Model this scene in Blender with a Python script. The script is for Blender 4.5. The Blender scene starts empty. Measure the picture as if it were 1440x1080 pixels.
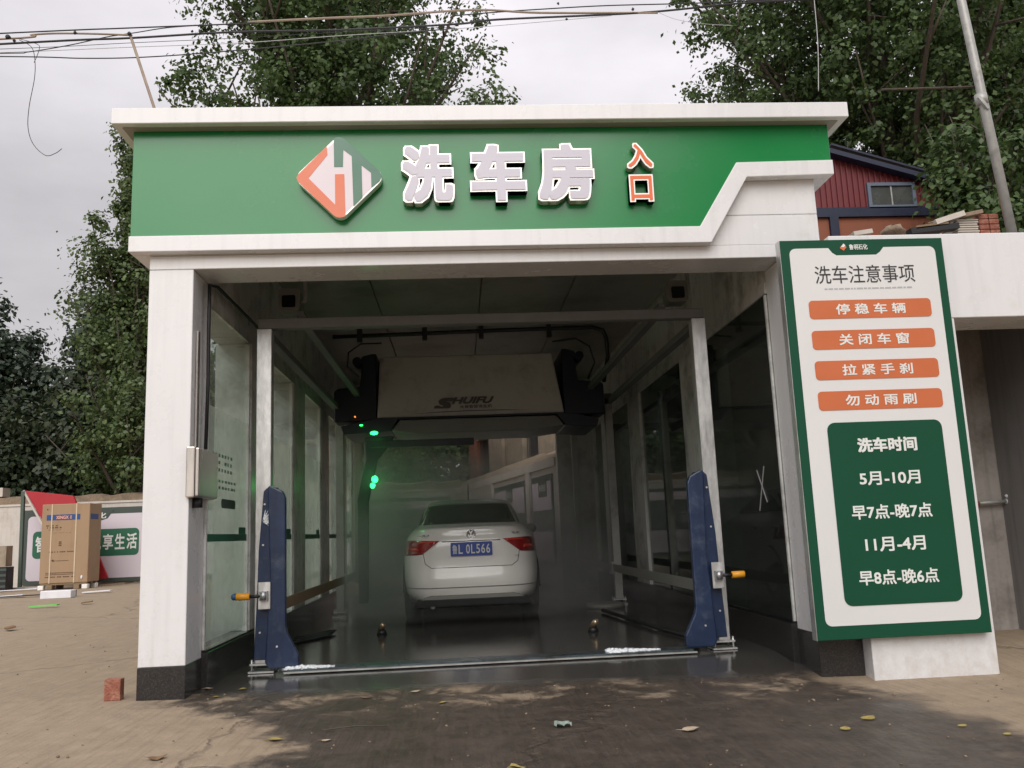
import bpy, bmesh, math, random
import numpy as np
from mathutils import Vector, Matrix, noise as mnoise
R = math.radians
sc = bpy.context.scene
col = sc.collection
random.seed(7)

# ---------------------------------------------------------------- camera
CP = np.array([2.0964, -5.9895, .97]); YAW, PIT, ROL, FPX = .0673, .1685, -.0412, 1223.83
_fw = np.array([math.sin(YAW)*math.cos(PIT), math.cos(YAW)*math.cos(PIT), math.sin(PIT)])
_r = np.array([math.cos(YAW), -math.sin(YAW), 0.]); _u = np.cross(_r, _fw)
_r2 = _r*math.cos(ROL)+_u*math.sin(ROL); _u2 = -_r*math.sin(ROL)+_u*math.cos(ROL)
cam = bpy.data.cameras.new('camera'); cam.sensor_width = 36; cam.lens = FPX/1440*36
cam.clip_start = .05; cam.clip_end = 1500
camo = bpy.data.objects.new('camera', cam); col.objects.link(camo)
camo.matrix_world = Matrix(((_r2[0], _u2[0], -_fw[0], CP[0]), (_r2[1], _u2[1], -_fw[1], CP[1]),
                            (_r2[2], _u2[2], -_fw[2], CP[2]), (0, 0, 0, 1)))
sc.camera = camo

# ---------------------------------------------------------------- world: overcast sky
SUN_EL, SUN_AZ = 38, 191          # the veiled sun: a broad glow behind the camera, a little to its left
w = bpy.data.worlds.new('World'); sc.world = w; w.use_nodes = True
nt = w.node_tree; nt.nodes.clear(); N = nt.nodes.new; L = nt.links.new
wo = N('ShaderNodeOutputWorld'); mx = N('ShaderNodeMixShader'); mx.inputs[0].default_value = .94
sky = N('ShaderNodeTexSky'); sky.sky_type = 'NISHITA'; sky.sun_disc = False
sky.sun_elevation = R(SUN_EL); sky.sun_rotation = R(SUN_AZ); sky.air_density = 2; sky.dust_density = 5
b1 = N('ShaderNodeBackground'); b1.inputs[1].default_value = .09; L(sky.outputs[0], b1.inputs[0])
tc = N('ShaderNodeTexCoord'); sx = N('ShaderNodeSeparateXYZ'); L(tc.outputs['Generated'], sx.inputs[0])
rp = N('ShaderNodeMapRange'); rp.inputs['From Min'].default_value = 0; rp.inputs['From Max'].default_value = .75
rp.inputs['To Min'].default_value = .30; rp.inputs['To Max'].default_value = .62
L(sx.outputs['Z'], rp.inputs['Value'])
mp = N('ShaderNodeMapping'); mp.inputs['Scale'].default_value = (1.2, 1.2, 3.2); L(tc.outputs['Generated'], mp.inputs[0])
nz = N('ShaderNodeTexNoise'); nz.inputs['Scale'].default_value = 1.7; nz.inputs['Detail'].default_value = 6
nz.inputs['Roughness'].default_value = .55; L(mp.outputs[0], nz.inputs[0])
mr = N('ShaderNodeMapRange'); mr.inputs['From Min'].default_value = .3; mr.inputs['From Max'].default_value = .7
mr.inputs['To Min'].default_value = .80; mr.inputs['To Max'].default_value = 1.18; L(nz.outputs[0], mr.inputs['Value'])
# cloud cover thins towards the east (+X)
rx = N('ShaderNodeMapRange'); rx.inputs['From Min'].default_value = -.6; rx.inputs['From Max'].default_value = .8
rx.inputs['To Min'].default_value = .93; rx.inputs['To Max'].default_value = 1.2; L(sx.outputs['X'], rx.inputs['Value'])
m1 = N('ShaderNodeMath'); m1.operation = 'MULTIPLY'; L(rp.outputs[0], m1.inputs[0]); L(mr.outputs[0], m1.inputs[1])
m2 = N('ShaderNodeMath'); m2.operation = 'MULTIPLY'; L(m1.outputs[0], m2.inputs[0]); L(rx.outputs[0], m2.inputs[1])
b2 = N('ShaderNodeBackground'); b2.inputs[0].default_value = (1., .955, 1.0, 1); L(m2.outputs[0], b2.inputs[1])
L(b1.outputs[0], mx.inputs[1]); L(b2.outputs[0], mx.inputs[2]); L(mx.outputs[0], wo.inputs[0])
sl = bpy.data.lights.new('sun', 'SUN'); sl.energy = 1.35; sl.angle = R(50); sl.color = (1, .975, .945)
so = bpy.data.objects.new('sun', sl); col.objects.link(so)
_az = R(SUN_AZ); _d = Vector((math.sin(_az)*math.cos(R(SUN_EL)), math.cos(_az)*math.cos(R(SUN_EL)), math.sin(R(SUN_EL))))
so.rotation_euler = _d.to_track_quat('Z', 'Y').to_euler()
sc.view_settings.view_transform = 'Standard'; sc.view_settings.look = 'None'
sc.view_settings.exposure = .72; sc.view_settings.gamma = 1; sc.view_settings.use_curve_mapping = False
sc.render.engine = 'CYCLES'
cy = sc.cycles; cy.use_denoising = True; cy.max_bounces = 9; cy.diffuse_bounces = 4; cy.glossy_bounces = 4
cy.transparent_max_bounces = 16; cy.transmission_bounces = 4; cy.volume_bounces = 1; cy.volume_step_rate = 2
cy.volume_max_steps = 48; cy.caustics_reflective = False; cy.caustics_refractive = False
cy.use_adaptive_sampling = True; cy.adaptive_threshold = .015

# ---------------------------------------------------------------- helpers
def atp(px, py, P0, n):
    d = _fw+_r2*(px-720)/FPX-_u2*(py-540)/FPX
    P0 = np.array(P0, float); n = np.array(n, float)
    t = ((P0-CP)@n)/(d@n); return CP+d*t
def at(px, py, Y): return atp(px, py, (0, Y, 0), (0, 1, 0))       # point of the view on the plane y=Y
def ag(px, py, Z=0.): return atp(px, py, (0, 0, Z), (0, 0, 1))

def tag(o, label=None, cat=None, group=None, kind=None):
    if label: o['label'] = label
    if cat: o['category'] = cat
    if group: o['group'] = group
    if kind: o['kind'] = kind
    return o
def thing(name, label, cat, loc=(0, 0, 0), rz=0, group=None):
    o = bpy.data.objects.new(name, None); col.objects.link(o); o.empty_display_size = .1
    o.location = loc; o.rotation_euler = (0, 0, rz)
    return tag(o, label, cat, group)
def wmat(o):
    m = o.matrix_basis.copy(); p = o.parent
    while p is not None: m = p.matrix_basis @ m; p = p.parent
    return m
def dup(root, loc, rz=None, label=None):
    r = root.copy(); col.objects.link(r); r.location = loc
    if rz is not None: r.rotation_euler = (0, 0, rz)
    if label: r['label'] = label
    for c in [o for o in col.objects if o.parent == root]:
        k = c.copy(); col.objects.link(k); k.parent = r
        for g in [o for o in col.objects if o.parent == c]:
            q = g.copy(); col.objects.link(q); q.parent = k
    return r

class MB:
    def __init__(s): s.v = []; s.f = []; s.m = []; s.sm = []
    def add(s, vs, fs, mi=0, smooth=False):
        k = len(s.v); s.v += [tuple(map(float, p)) for p in vs]
        for f in fs: s.f.append(tuple(i+k for i in f)); s.m.append(mi); s.sm.append(smooth)
        return s
    def box(s, x0, x1, y0, y1, z0, z1, mi=0):
        return s.add([(x0, y0, z0), (x1, y0, z0), (x1, y1, z0), (x0, y1, z0), (x0, y0, z1), (x1, y0, z1), (x1, y1, z1), (x0, y1, z1)],
              [(0, 3, 2, 1), (4, 5, 6, 7), (0, 1, 5, 4), (1, 2, 6, 5), (2, 3, 7, 6), (3, 0, 4, 7)], mi)
    def bar(s, a, b, wx, wz, up=(0, 0, 1), mi=0):
        a = Vector(a); b = Vector(b); d = (b-a).normalized(); u = Vector(up)
        x = d.cross(u)
        if x.length < 1e-4: x = d.cross(Vector((1, 0, 0)))
        x.normalize(); z = x.cross(d)
        vs = []
        for p in (a, b):
            for i, j in ((-1, -1), (1, -1), (1, 1), (-1, 1)): vs.append(p+x*i*wx/2+z*j*wz/2)
        return s.add(vs, [(0, 1, 2, 3), (7, 6, 5, 4), (0, 4, 5, 1), (1, 5, 6, 2), (2, 6, 7, 3), (3, 7, 4, 0)], mi)
    def tube(s, pts, r, n=8, mi=0, cap=True, smooth=True):
        pts = [Vector(p) for p in pts]; rs = r if isinstance(r, (list, tuple)) else [r]*len(pts)
        vs = []; fs = []; prev = None
        for i, p in enumerate(pts):
            d = (pts[min(i+1, len(pts)-1)]-pts[max(i-1, 0)]).normalized()
            if prev is None:
                x = d.cross(Vector((0, 0, 1)))
                if x.length < .05: x = d.cross(Vector((1, 0, 0)))
            else: x = prev-d*prev.dot(d)
            x.normalize(); prev = x; y = d.cross(x)
            for k in range(n):
                a = 2*math.pi*k/n; vs.append(p+(x*math.cos(a)+y*math.sin(a))*rs[i])
        for i in range(len(pts)-1):
            for k in range(n):
                k2 = (k+1) % n; fs.append((i*n+k, i*n+k2, (i+1)*n+k2, (i+1)*n+k))
        s.add(vs, fs, mi, smooth)
        if cap: s.add([vs[k] for k in range(n)], [tuple(range(n-1, -1, -1))], mi); s.add([vs[(len(pts)-1)*n+k] for k in range(n)], [tuple(range(n))], mi)
        return s
    def prism(s, poly, y0, y1, mi=0, ax='y'):           # poly in (x,z) extruded along y, or (x,y) along z, or (y,z) along x
        n = len(poly)
        A = sum(poly[i][0]*poly[(i+1) % n][1]-poly[(i+1) % n][0]*poly[i][1] for i in range(n))
        if A < 0: poly = poly[::-1]
        g = {'y': lambda p, t: (p[0], t, p[1]), 'z': lambda p, t: (p[0], p[1], t), 'x': lambda p, t: (t, p[0], p[1])}[ax]
        vs = [g(p, y0) for p in poly]+[g(p, y1) for p in poly]
        fs = [tuple(range(n)), tuple(range(2*n-1, n-1, -1))]+[((i+1) % n, i, n+i, n+(i+1) % n) for i in range(n)]
        if ax == 'z' : fs = [f[::-1] for f in fs]
        return s.add(vs, fs, mi)
    def blob(s, c, r, n=8, mi=0, jit=0, seed=0):
        rnd = random.Random(seed); vs = []; fs = []; m = max(3, n//2)
        for i in range(m+1):
            for k in range(n):
                t = math.pi*i/m; a = 2*math.pi*k/n; q = 1+rnd.uniform(-jit, jit)
                vs.append((c[0]+r[0]*math.sin(t)*math.cos(a)*q, c[1]+r[1]*math.sin(t)*math.sin(a)*q, c[2]+r[2]*math.cos(t)*q))
        for i in range(m):
            for k in range(n):
                k2 = (k+1) % n; fs.append((i*n+k, (i+1)*n+k, (i+1)*n+k2, i*n+k2))
        return s.add(vs, fs, mi, True)
    def build(s, name, mats, parent=None, bev=0, seg=1, world=True, **kw):
        me = bpy.data.meshes.new(name)
        vs = s.v
        if parent is not None and world:
            im = wmat(parent).inverted(); vs = [tuple(im @ Vector(p)) for p in vs]
        me.from_pydata(vs, [], s.f)
        for m in (mats if isinstance(mats, (list, tuple)) else [mats]): me.materials.append(m)
        me.polygons.foreach_set('material_index', s.m); me.polygons.foreach_set('use_smooth', s.sm)
        bm = bmesh.new(); bm.from_mesh(me); bmesh.ops.remove_doubles(bm, verts=bm.verts, dist=1e-5)
        bmesh.ops.recalc_face_normals(bm, faces=bm.faces)
        if bev:
            es = [e for e in bm.edges if len(e.link_faces) == 2 and e.calc_face_angle(0) > .5]
            bmesh.ops.bevel(bm, geom=es, offset=bev, segments=seg, affect='EDGES', clamp_overlap=True, profile=.6)
        bm.to_mesh(me); bm.free()
        o = bpy.data.objects.new(name, me); col.objects.link(o)
        if parent is not None: o.parent = parent
        return tag(o, **kw)
def rrect(x0, x1, z0, z1, r, n=5):
    P = []
    for cx, cz, a0 in ((x1-r, z1-r, 0), (x0+r, z1-r, 90), (x0+r, z0+r, 180), (x1-r, z0+r, 270)):
        for k in range(n+1):
            a = R(a0+90*k/n); P.append((cx+r*math.cos(a), cz+r*math.sin(a)))
    return P

# ---- materials
def newmat(name):
    m = bpy.data.materials.new(name); m.use_nodes = True; nt = m.node_tree
    return m, nt, nt.nodes['Principled BSDF']
def pm(name, c, rough=.5, metal=0, var=.1, scale=4, bump=0, bscale=60, c2=None, c2amt=.5, c2scale=3, spec=None, coat=0, stretch=None, rvar=.1, emit=None, estr=0, streak=0, splash=0):
    m, nt, B = newmat(name); N = nt.nodes.new; L = nt.links.new
    tc = N('ShaderNodeTexCoord'); src = tc.outputs['Object']
    if stretch:
        mp = N('ShaderNodeMapping'); mp.inputs['Scale'].default_value = stretch; L(src, mp.inputs[0]); src = mp.outputs[0]
    n1 = N('ShaderNodeTexNoise'); n1.inputs['Scale'].default_value = scale; n1.inputs['Detail'].default_value = 7
    n1.inputs['Roughness'].default_value = .62; L(src, n1.inputs[0])
    r1 = N('ShaderNodeMapRange'); r1.inputs['From Min'].default_value = .25; r1.inputs['From Max'].default_value = .75
    r1.inputs['To Min'].default_value = 1-var; r1.inputs['To Max'].default_value = 1+var; L(n1.outputs[0], r1.inputs['Value'])
    cur = None
    base = N('ShaderNodeRGB'); base.outputs[0].default_value = (*c, 1); cur = base.outputs[0]
    if c2:
        n2 = N('ShaderNodeTexNoise'); n2.inputs['Scale'].default_value = c2scale; n2.inputs['Detail'].default_value = 8
        n2.inputs['Roughness'].default_value = .7; L(src, n2.inputs[0])
        r2 = N('ShaderNodeMapRange'); r2.inputs['From Min'].default_value = .62-c2amt*.35; r2.inputs['From Max'].default_value = .78-c2amt*.2
        L(n2.outputs[0], r2.inputs['Value'])
        mm = N('ShaderNodeMix'); mm.data_type = 'RGBA'; L(r2.outputs[0], mm.inputs[0]); L(cur, mm.inputs[6]); mm.inputs[7].default_value = (*c2, 1)
        cur = mm.outputs[2]
    if streak:
        mp2 = N('ShaderNodeMapping'); mp2.inputs['Scale'].default_value = (9, 9, .5); L(tc.outputs['Object'], mp2.inputs[0])
        n4 = N('ShaderNodeTexNoise'); n4.inputs['Scale'].default_value = 2; n4.inputs['Detail'].default_value = 5; L(mp2.outputs[0], n4.inputs[0])
        r4 = N('ShaderNodeMapRange'); r4.inputs['From Min'].default_value = .5; r4.inputs['From Max'].default_value = .8
        r4.inputs['To Min'].default_value = 1; r4.inputs['To Max'].default_value = 1-streak; L(n4.outputs[0], r4.inputs['Value'])
        v4 = N('ShaderNodeVectorMath'); v4.operation = 'SCALE'; L(cur, v4.inputs[0]); L(r4.outputs[0], v4.inputs['Scale']); cur = v4.outputs[0]
    if splash:                      # mud kicked up on the foot of the panels and runs from the cap
        sz = N('ShaderNodeSeparateXYZ'); L(tc.outputs['Object'], sz.inputs[0])
        n5 = N('ShaderNodeTexNoise'); n5.inputs['Scale'].default_value = 14; n5.inputs['Detail'].default_value = 9; n5.inputs['Roughness'].default_value = .75; L(tc.outputs['Object'], n5.inputs[0])
        h5 = N('ShaderNodeMapRange'); h5.inputs['From Min'].default_value = .0; h5.inputs['From Max'].default_value = .75; h5.inputs['To Min'].default_value = .22; h5.inputs['To Max'].default_value = -.12; L(sz.outputs[2], h5.inputs['Value'])
        a5 = N('ShaderNodeMath'); a5.operation = 'ADD'; L(n5.outputs[0], a5.inputs[0]); L(h5.outputs[0], a5.inputs[1])
        r5 = N('ShaderNodeMapRange'); r5.inputs['From Min'].default_value = .58; r5.inputs['From Max'].default_value = .85; r5.inputs['To Max'].default_value = .28; L(a5.outputs[0], r5.inputs['Value'])
        m5 = N('ShaderNodeMix'); m5.data_type = 'RGBA'; L(r5.outputs[0], m5.inputs[0]); L(cur, m5.inputs[6]); m5.inputs[7].default_value = (.33, .26, .19, 1); cur = m5.outputs[2]
    vm = N('ShaderNodeVectorMath'); vm.operation = 'SCALE'; L(cur, vm.inputs[0]); L(r1.outputs[0], vm.inputs['Scale'])
    L(vm.outputs[0], B.inputs['Base Color'])
    rr = N('ShaderNodeMapRange'); rr.inputs['From Min'].default_value = .25; rr.inputs['From Max'].default_value = .75
    rr.inputs['To Min'].default_value = max(.02, rough-rvar); rr.inputs['To Max'].default_value = min(1, rough+rvar)
    L(n1.outputs[0], rr.inputs['Value']); L(rr.outputs[0], B.inputs['Roughness'])
    B.inputs['Metallic'].default_value = metal
    if spec is not None: B.inputs['Specular IOR Level'].default_value = spec
    if coat: B.inputs['Coat Weight'].default_value = coat; B.inputs['Coat Roughness'].default_value = .06
    if bump:
        n3 = N('ShaderNodeTexNoise'); n3.inputs['Scale'].default_value = bscale; n3.inputs['Detail'].default_value = 6; L(src, n3.inputs[0])
        bp = N('ShaderNodeBump'); bp.inputs['Strength'].default_value = bump; bp.inputs['Distance'].default_value = .02
        L(n3.outputs[0], bp.inputs['Height']); L(bp.outputs[0], B.inputs['Normal'])
    if emit: B.inputs['Emission Color'].default_value = (*emit, 1); B.inputs['Emission Strength'].default_value = estr
    return m
M = {}
M['panel'] = pm('white_panel', (.735, .735, .74), .28, var=.035, scale=1.5, c2=(.64, .62, .59), c2amt=.12, c2scale=2.6, bump=.03, bscale=2.5, streak=.09, splash=1)
M['panel_in'] = pm('dull_white_panel', (.70, .70, .68), .35, var=.06, scale=2, c2=(.25, .25, .22), c2amt=.4, streak=.2)
M['seam'] = pm('dark_seam', (.05, .05, .05), .8)
M['granite'] = pm('black_granite', (.022, .021, .021), .22, var=.5, scale=160, c2=(.06, .055, .05), c2amt=.4, c2scale=120)
M['green'] = pm('green_enamel', (.008, .20, .050), .25, var=.04, scale=1.5, spec=.35, coat=.30, rvar=.06, c2=(.02, .19, .06), c2amt=.2, c2scale=1.5, bump=.012, bscale=2.0)
M['green'].node_tree.nodes['Principled BSDF'].inputs['Coat IOR'].default_value = 1.5
M['green'].node_tree.nodes['Principled BSDF'].inputs['Coat Roughness'].default_value = .2
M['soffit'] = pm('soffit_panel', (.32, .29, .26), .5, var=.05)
M['chrome'] = pm('polished_trim', (.86, .85, .80), .3, metal=.25, var=.03)
M['face'] = pm('lavender_acrylic', (.57, .55, .62), .35, var=.03, scale=6)
M['orange'] = pm('orange_acrylic', (.75, .15, .045), .35, var=.04, scale=6)
M['logogreen'] = pm('grey_green_acrylic', (.06, .17, .11), .35, var=.04)
M['logored'] = pm('coral_acrylic', (.68, .165, .07), .35, var=.04)
M['darkside'] = pm('dark_letter_side', (.10, .10, .10), .4, metal=.6)
M['galv'] = pm('galvanised_steel', (.55, .55, .54), .38, metal=.75, var=.18, scale=9, c2=(.72, .72, .70), c2amt=.6, c2scale=22, stretch=(1, 1, .35), bump=.08, bscale=30)
M['galvdull'] = pm('dull_galvanised_steel', (.40, .40, .38), .5, metal=.4, var=.2, scale=9, c2=(.2, .18, .15), c2amt=.25)
M['beamgrey'] = pm('shaded_zinc_grey', (.17, .17, .165), .6, metal=.1, var=.2, scale=6)  # darker than the posts: the front beam's shade is put into the colour
M['navy'] = pm('navy_enamel', (.008, .022, .064), .35, var=.2, scale=5, c2=(.05, .07, .11), c2amt=.3, c2scale=7, bump=.08, bscale=14, streak=.3)
M['navydark'] = pm('dark_navy_enamel', (.004, .007, .018), .4, var=.2)
M['machine'] = pm('machine_cover', (.78, .76, .73), .30, var=.06, scale=2, c2=(.52, .49, .45), c2amt=.25)
M['machinegrey'] = pm('machine_under', (.20, .20, .18), .4, var=.1)
M['badge'] = pm('badge_grey', (.10, .085, .08), .4, var=.1)
M['swoosh'] = pm('swoosh_blue', (.06, .08, .16), .4, var=.1)
M['black'] = pm('black_rubber', (.012, .012, .013), .5, var=.2, bump=.1, bscale=80)
M['blackgloss'] = pm('black_lens', (.006, .006, .007), .08)
M['stainless'] = pm('brushed_stainless', (.56, .52, .48), .32, metal=.85, var=.1, scale=14, stretch=(1, 1, .2))
M['yellow'] = pm('yellow_housing', (.75, .33, .02), .4, var=.06)
M['bluecap'] = pm('blue_cap', (.03, .09, .22), .4)
M['foam'] = pm('soap_foam', (.82, .85, .88), .9, var=.08, scale=40, bump=.8, bscale=45)
M['brick'] = pm('red_brick', (.30, .105, .07), .9, var=.25, scale=25, c2=(.45, .25, .17), c2amt=.4, c2scale=18, bump=.7, bscale=70)
M['card'] = pm('brown_cardboard', (.36, .245, .15), .85, var=.07, scale=5, c2=(.30, .18, .10), c2amt=.3, c2scale=2, stretch=(1, 1, .3))
M['cardprint'] = pm('cardboard_ink', (.10, .05, .03), .8, var=.1)
M['labelblue'] = pm('label_blue', (.02, .07, .22), .6, var=.1)
M['labelred'] = pm('label_lettering', (.75, .35, .22), .6)
M['strap'] = pm('packing_strap', (.62, .50, .36), .5, var=.1)
M['poly'] = pm('polystyrene', (.85, .84, .80), .9, var=.08, scale=30)
M['timber'] = pm('weathered_timber', (.24, .17, .10), .85, var=.2, scale=12, stretch=(.2, 1, 1), bump=.3, bscale=30)
M['bamboo'] = pm('weathered_bamboo', (.30, .235, .175), .7, var=.2, scale=15)
M['wallwhite'] = pm('lime_washed_wall', (.60, .56, .51), .85, var=.08, scale=2, c2=(.44, .38, .31), c2amt=.3, c2scale=1.3, bump=.2, bscale=25, streak=.15)
M['coping'] = pm('earth_stained_coping', (.27, .20, .14), .95, var=.25, scale=6, c2=(.15, .12, .08), c2amt=.5, c2scale=4, bump=.9, bscale=14)
M['render'] = pm('old_cement_render', (.34, .28, .21), .95, var=.15, scale=3, c2=(.22, .18, .14), c2amt=.5, c2scale=2, bump=.5, bscale=20, streak=.25)
M['cellwall'] = pm('grey_cement_wall', (.33, .305, .28), .9, var=.14, scale=2.2, c2=(.16, .14, .12), c2amt=.45, c2scale=1.6, bump=.35, bscale=20, streak=.3)
M['bannerwhite'] = pm('banner_vinyl', (.66, .60, .66), .55, var=.03, scale=1)
M['bannergreen'] = pm('banner_green', (.02, .13, .07), .6, var=.06)
M['bannergrey'] = pm('banner_grey_green', (.055, .075, .065), .6, var=.08)
M['printgreen'] = pm('faded_film_print', (.10, .22, .16), .6, var=.2)
M['red'] = pm('red_sheet', (.42, .02, .03), .45, var=.08, scale=2)
M['signwhite'] = pm('board_white', (.70, .70, .69), .45, var=.02, scale=1.5)
M['signgreen'] = pm('board_green', (.004, .066, .032), .55, spec=.25, var=.04, scale=2)
M['signorange'] = pm('board_orange', (.56, .145, .05), .45, var=.03)
M['ink'] = pm('board_ink', (.03, .03, .032), .5)
M['greyink'] = pm('board_grey_ink', (.42, .42, .42), .5)
M['white'] = pm('printed_white', (.74, .76, .73), .5, var=.03)
M['carpaint'] = pm('white_car_paint', (.84, .82, .78), .30, var=.03, scale=3, coat=.6, rvar=.04)
M['carglass'] = pm('dark_car_glass', (.010, .011, .012), .10, var=.1, spec=.35)
M['tail'] = pm('red_tail_lamp', (.30, .008, .012), .15, var=.12, scale=14, coat=.8)
M['taillit'] = pm('tail_lamp_segment', (.62, .05, .03), .2, var=.1, coat=.6)
M['plate'] = pm('plate_blue', (.025, .07, .36), .4, var=.04)
M['tyre'] = pm('tyre_rubber', (.015, .015, .015), .7, bump=.2)
M['rim'] = pm('alloy_rim', (.35, .35, .36), .35, metal=.8)
M['under'] = pm('car_underside', (.015, .015, .016), .8)
M['badgechrome'] = pm('chrome_badge', (.75, .75, .76), .15, metal=1)
M['shedred'] = pm('red_steel_sheet', (.16, .024, .028), .5, var=.12, scale=3, c2=(.11, .02, .024), c2amt=.4)  # red darkened to carry the tree's shade over the shed
M['shedorange'] = pm('shaded_orange_wall', (.23, .075, .038), .75, var=.12, scale=3)  # orange likewise darkened for the tree's shade
M['shednavy'] = pm('navy_steel_trim', (.008, .014, .038), .5, var=.15)
M['paneglass'] = pm('dusty_window_glass', (.06, .065, .06), .25, var=.3, scale=4)
M['tile'] = pm('roof_tile_stack', (.55, .50, .44), .8, var=.15)
M['bark'] = pm('grey_brown_bark', (.075, .060, .045), .95, var=.35, scale=14, bump=.8, bscale=30, stretch=(1, 1, .3))
M['barkpale'] = pm('pale_branch_bark', (.22, .18, .14), .95, var=.25, scale=14)
M['leafdry'] = pm('yellow_fallen_leaf', (.33, .26, .08), .7, var=.2, scale=40)
M['leafbrown'] = pm('brown_fallen_leaf', (.20, .12, .06), .8, var=.2, scale=40)
M['leafpale'] = pm('pale_fallen_leaf', (.42, .34, .24), .8, var=.2, scale=40)
M['paper'] = pm('crumpled_paper', (.24, .30, .26), .8, var=.3, scale=30)
M['white_scrap'] = pm('white_scrap', (.75, .75, .78), .7, var=.1)
M['lime'] = pm('bright_green_plastic', (.15, .6, .12), .5)
M['rust'] = pm('rusty_valve', (.22, .08, .05), .7, var=.3, scale=30)
M['tapwhite'] = pm('white_plastic_pipe', (.68, .70, .72), .4)
M['led'] = pm('green_light', (.05, .8, .2), .4, emit=(.02, 1, .14), estr=3.6)
M['ledred'] = pm('small_amber_light', (.6, .1, .03), .4, emit=(1, .25, .05), estr=1.0)
M['brass'] = pm('brass_nozzle', (.55, .42, .28), .3, metal=.8, var=.2, scale=30)
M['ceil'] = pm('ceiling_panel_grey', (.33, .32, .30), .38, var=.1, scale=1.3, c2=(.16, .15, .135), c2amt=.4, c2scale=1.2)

def glassmat(name, tint, refl=.06, haze=0, hcol=(.8, .8, .8)):
    m, nt, B = newmat(name); N = nt.nodes.new; L = nt.links.new; nt.nodes.remove(B); out = nt.nodes['Material Output']
    t = N('ShaderNodeBsdfTransparent'); t.inputs[0].default_value = (*tint, 1)
    g = N('ShaderNodeBsdfGlossy'); g.inputs['Roughness'].default_value = .03; g.inputs[0].default_value = (.9, .95, .92, 1)
    fr = N('ShaderNodeFresnel'); ge = N('ShaderNodeNewGeometry'); io = N('ShaderNodeMapRange'); io.inputs['To Min'].default_value = 1.5; io.inputs['To Max'].default_value = 1/1.5; L(ge.outputs['Backfacing'], io.inputs['Value']); L(io.outputs[0], fr.inputs['IOR'])
    cur = t.outputs[0]
    if haze:
        d = N('ShaderNodeBsdfDiffuse'); d.inputs[0].default_value = (*hcol, 1); tr = N('ShaderNodeBsdfTranslucent'); tr.inputs[0].default_value = (*hcol, 1)
        a = N('ShaderNodeMixShader'); a.inputs[0].default_value = .7; L(d.outputs[0], a.inputs[1]); L(tr.outputs[0], a.inputs[2])
        nz = N('ShaderNodeTexNoise'); nz.inputs['Scale'].default_value = 3; nz.inputs['Detail'].default_value = 8
        tc = N('ShaderNodeTexCoord'); L(tc.outputs['Object'], nz.inputs[0])
        mr = N('ShaderNodeMapRange'); mr.inputs['From Min'].default_value = .3; mr.inputs['From Max'].default_value = .7
        mr.inputs['To Min'].default_value = haze*.6; mr.inputs['To Max'].default_value = min(1, haze*1.3); L(nz.outputs[0], mr.inputs['Value'])
        h = N('ShaderNodeMixShader'); L(mr.outputs[0], h.inputs[0]); L(cur, h.inputs[1]); L(a.outputs[0], h.inputs[2]); cur = h.outputs[0]
    x = N('ShaderNodeMixShader'); L(fr.outputs[0], x.inputs[0]); L(cur, x.inputs[1]); L(g.outputs[0], x.inputs[2])
    L(x.outputs[0], out.inputs['Surface']); return m
M['glass'] = glassmat('green_tinted_glass', (.88, .94, .90), haze=.10, hcol=(.70, .78, .72))
M['film'] = glassmat('frosted_film', (.92, .96, .93), haze=.62, hcol=(.86, .92, .86))
M['glassdark'] = glassmat('grimy_tinted_glass', (.45, .50, .47), haze=.22, hcol=(.22, .24, .23))

def leafmat(name, c, c2, tr=.35):
    m, nt, B = newmat(name); N = nt.nodes.new; L = nt.links.new; out = nt.nodes['Material Output']
    g = N('ShaderNodeNewGeometry'); mix = N('ShaderNodeMix'); mix.data_type = 'RGBA'
    mix.inputs[6].default_value = (*c, 1); mix.inputs[7].default_value = (*c2, 1); L(g.outputs['Random Per Island'], mix.inputs[0])
    L(mix.outputs[2], B.inputs['Base Color']); B.inputs['Roughness'].default_value = .5
    t = N('ShaderNodeBsdfTranslucent'); L(mix.outputs[2], t.inputs[0])
    a = N('ShaderNodeMixShader'); a.inputs[0].default_value = tr; L(B.outputs[0], a.inputs[1]); L(t.outputs[0], a.inputs[2])
    L(a.outputs[0], out.inputs['Surface']); return m
M['poplar'] = leafmat('poplar_leaves', (.040, .078, .024), (.120, .185, .058))
M['poplarlight'] = leafmat('light_poplar_leaves', (.052, .09, .030), (.16, .22, .080))
M['darkleaf'] = leafmat('dark_leaves', (.022, .036, .018), (.060, .082, .036), .2)
M['ailanthus'] = leafmat('blue_green_leaves', (.025, .045, .028), (.06, .09, .05), .25)

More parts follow.
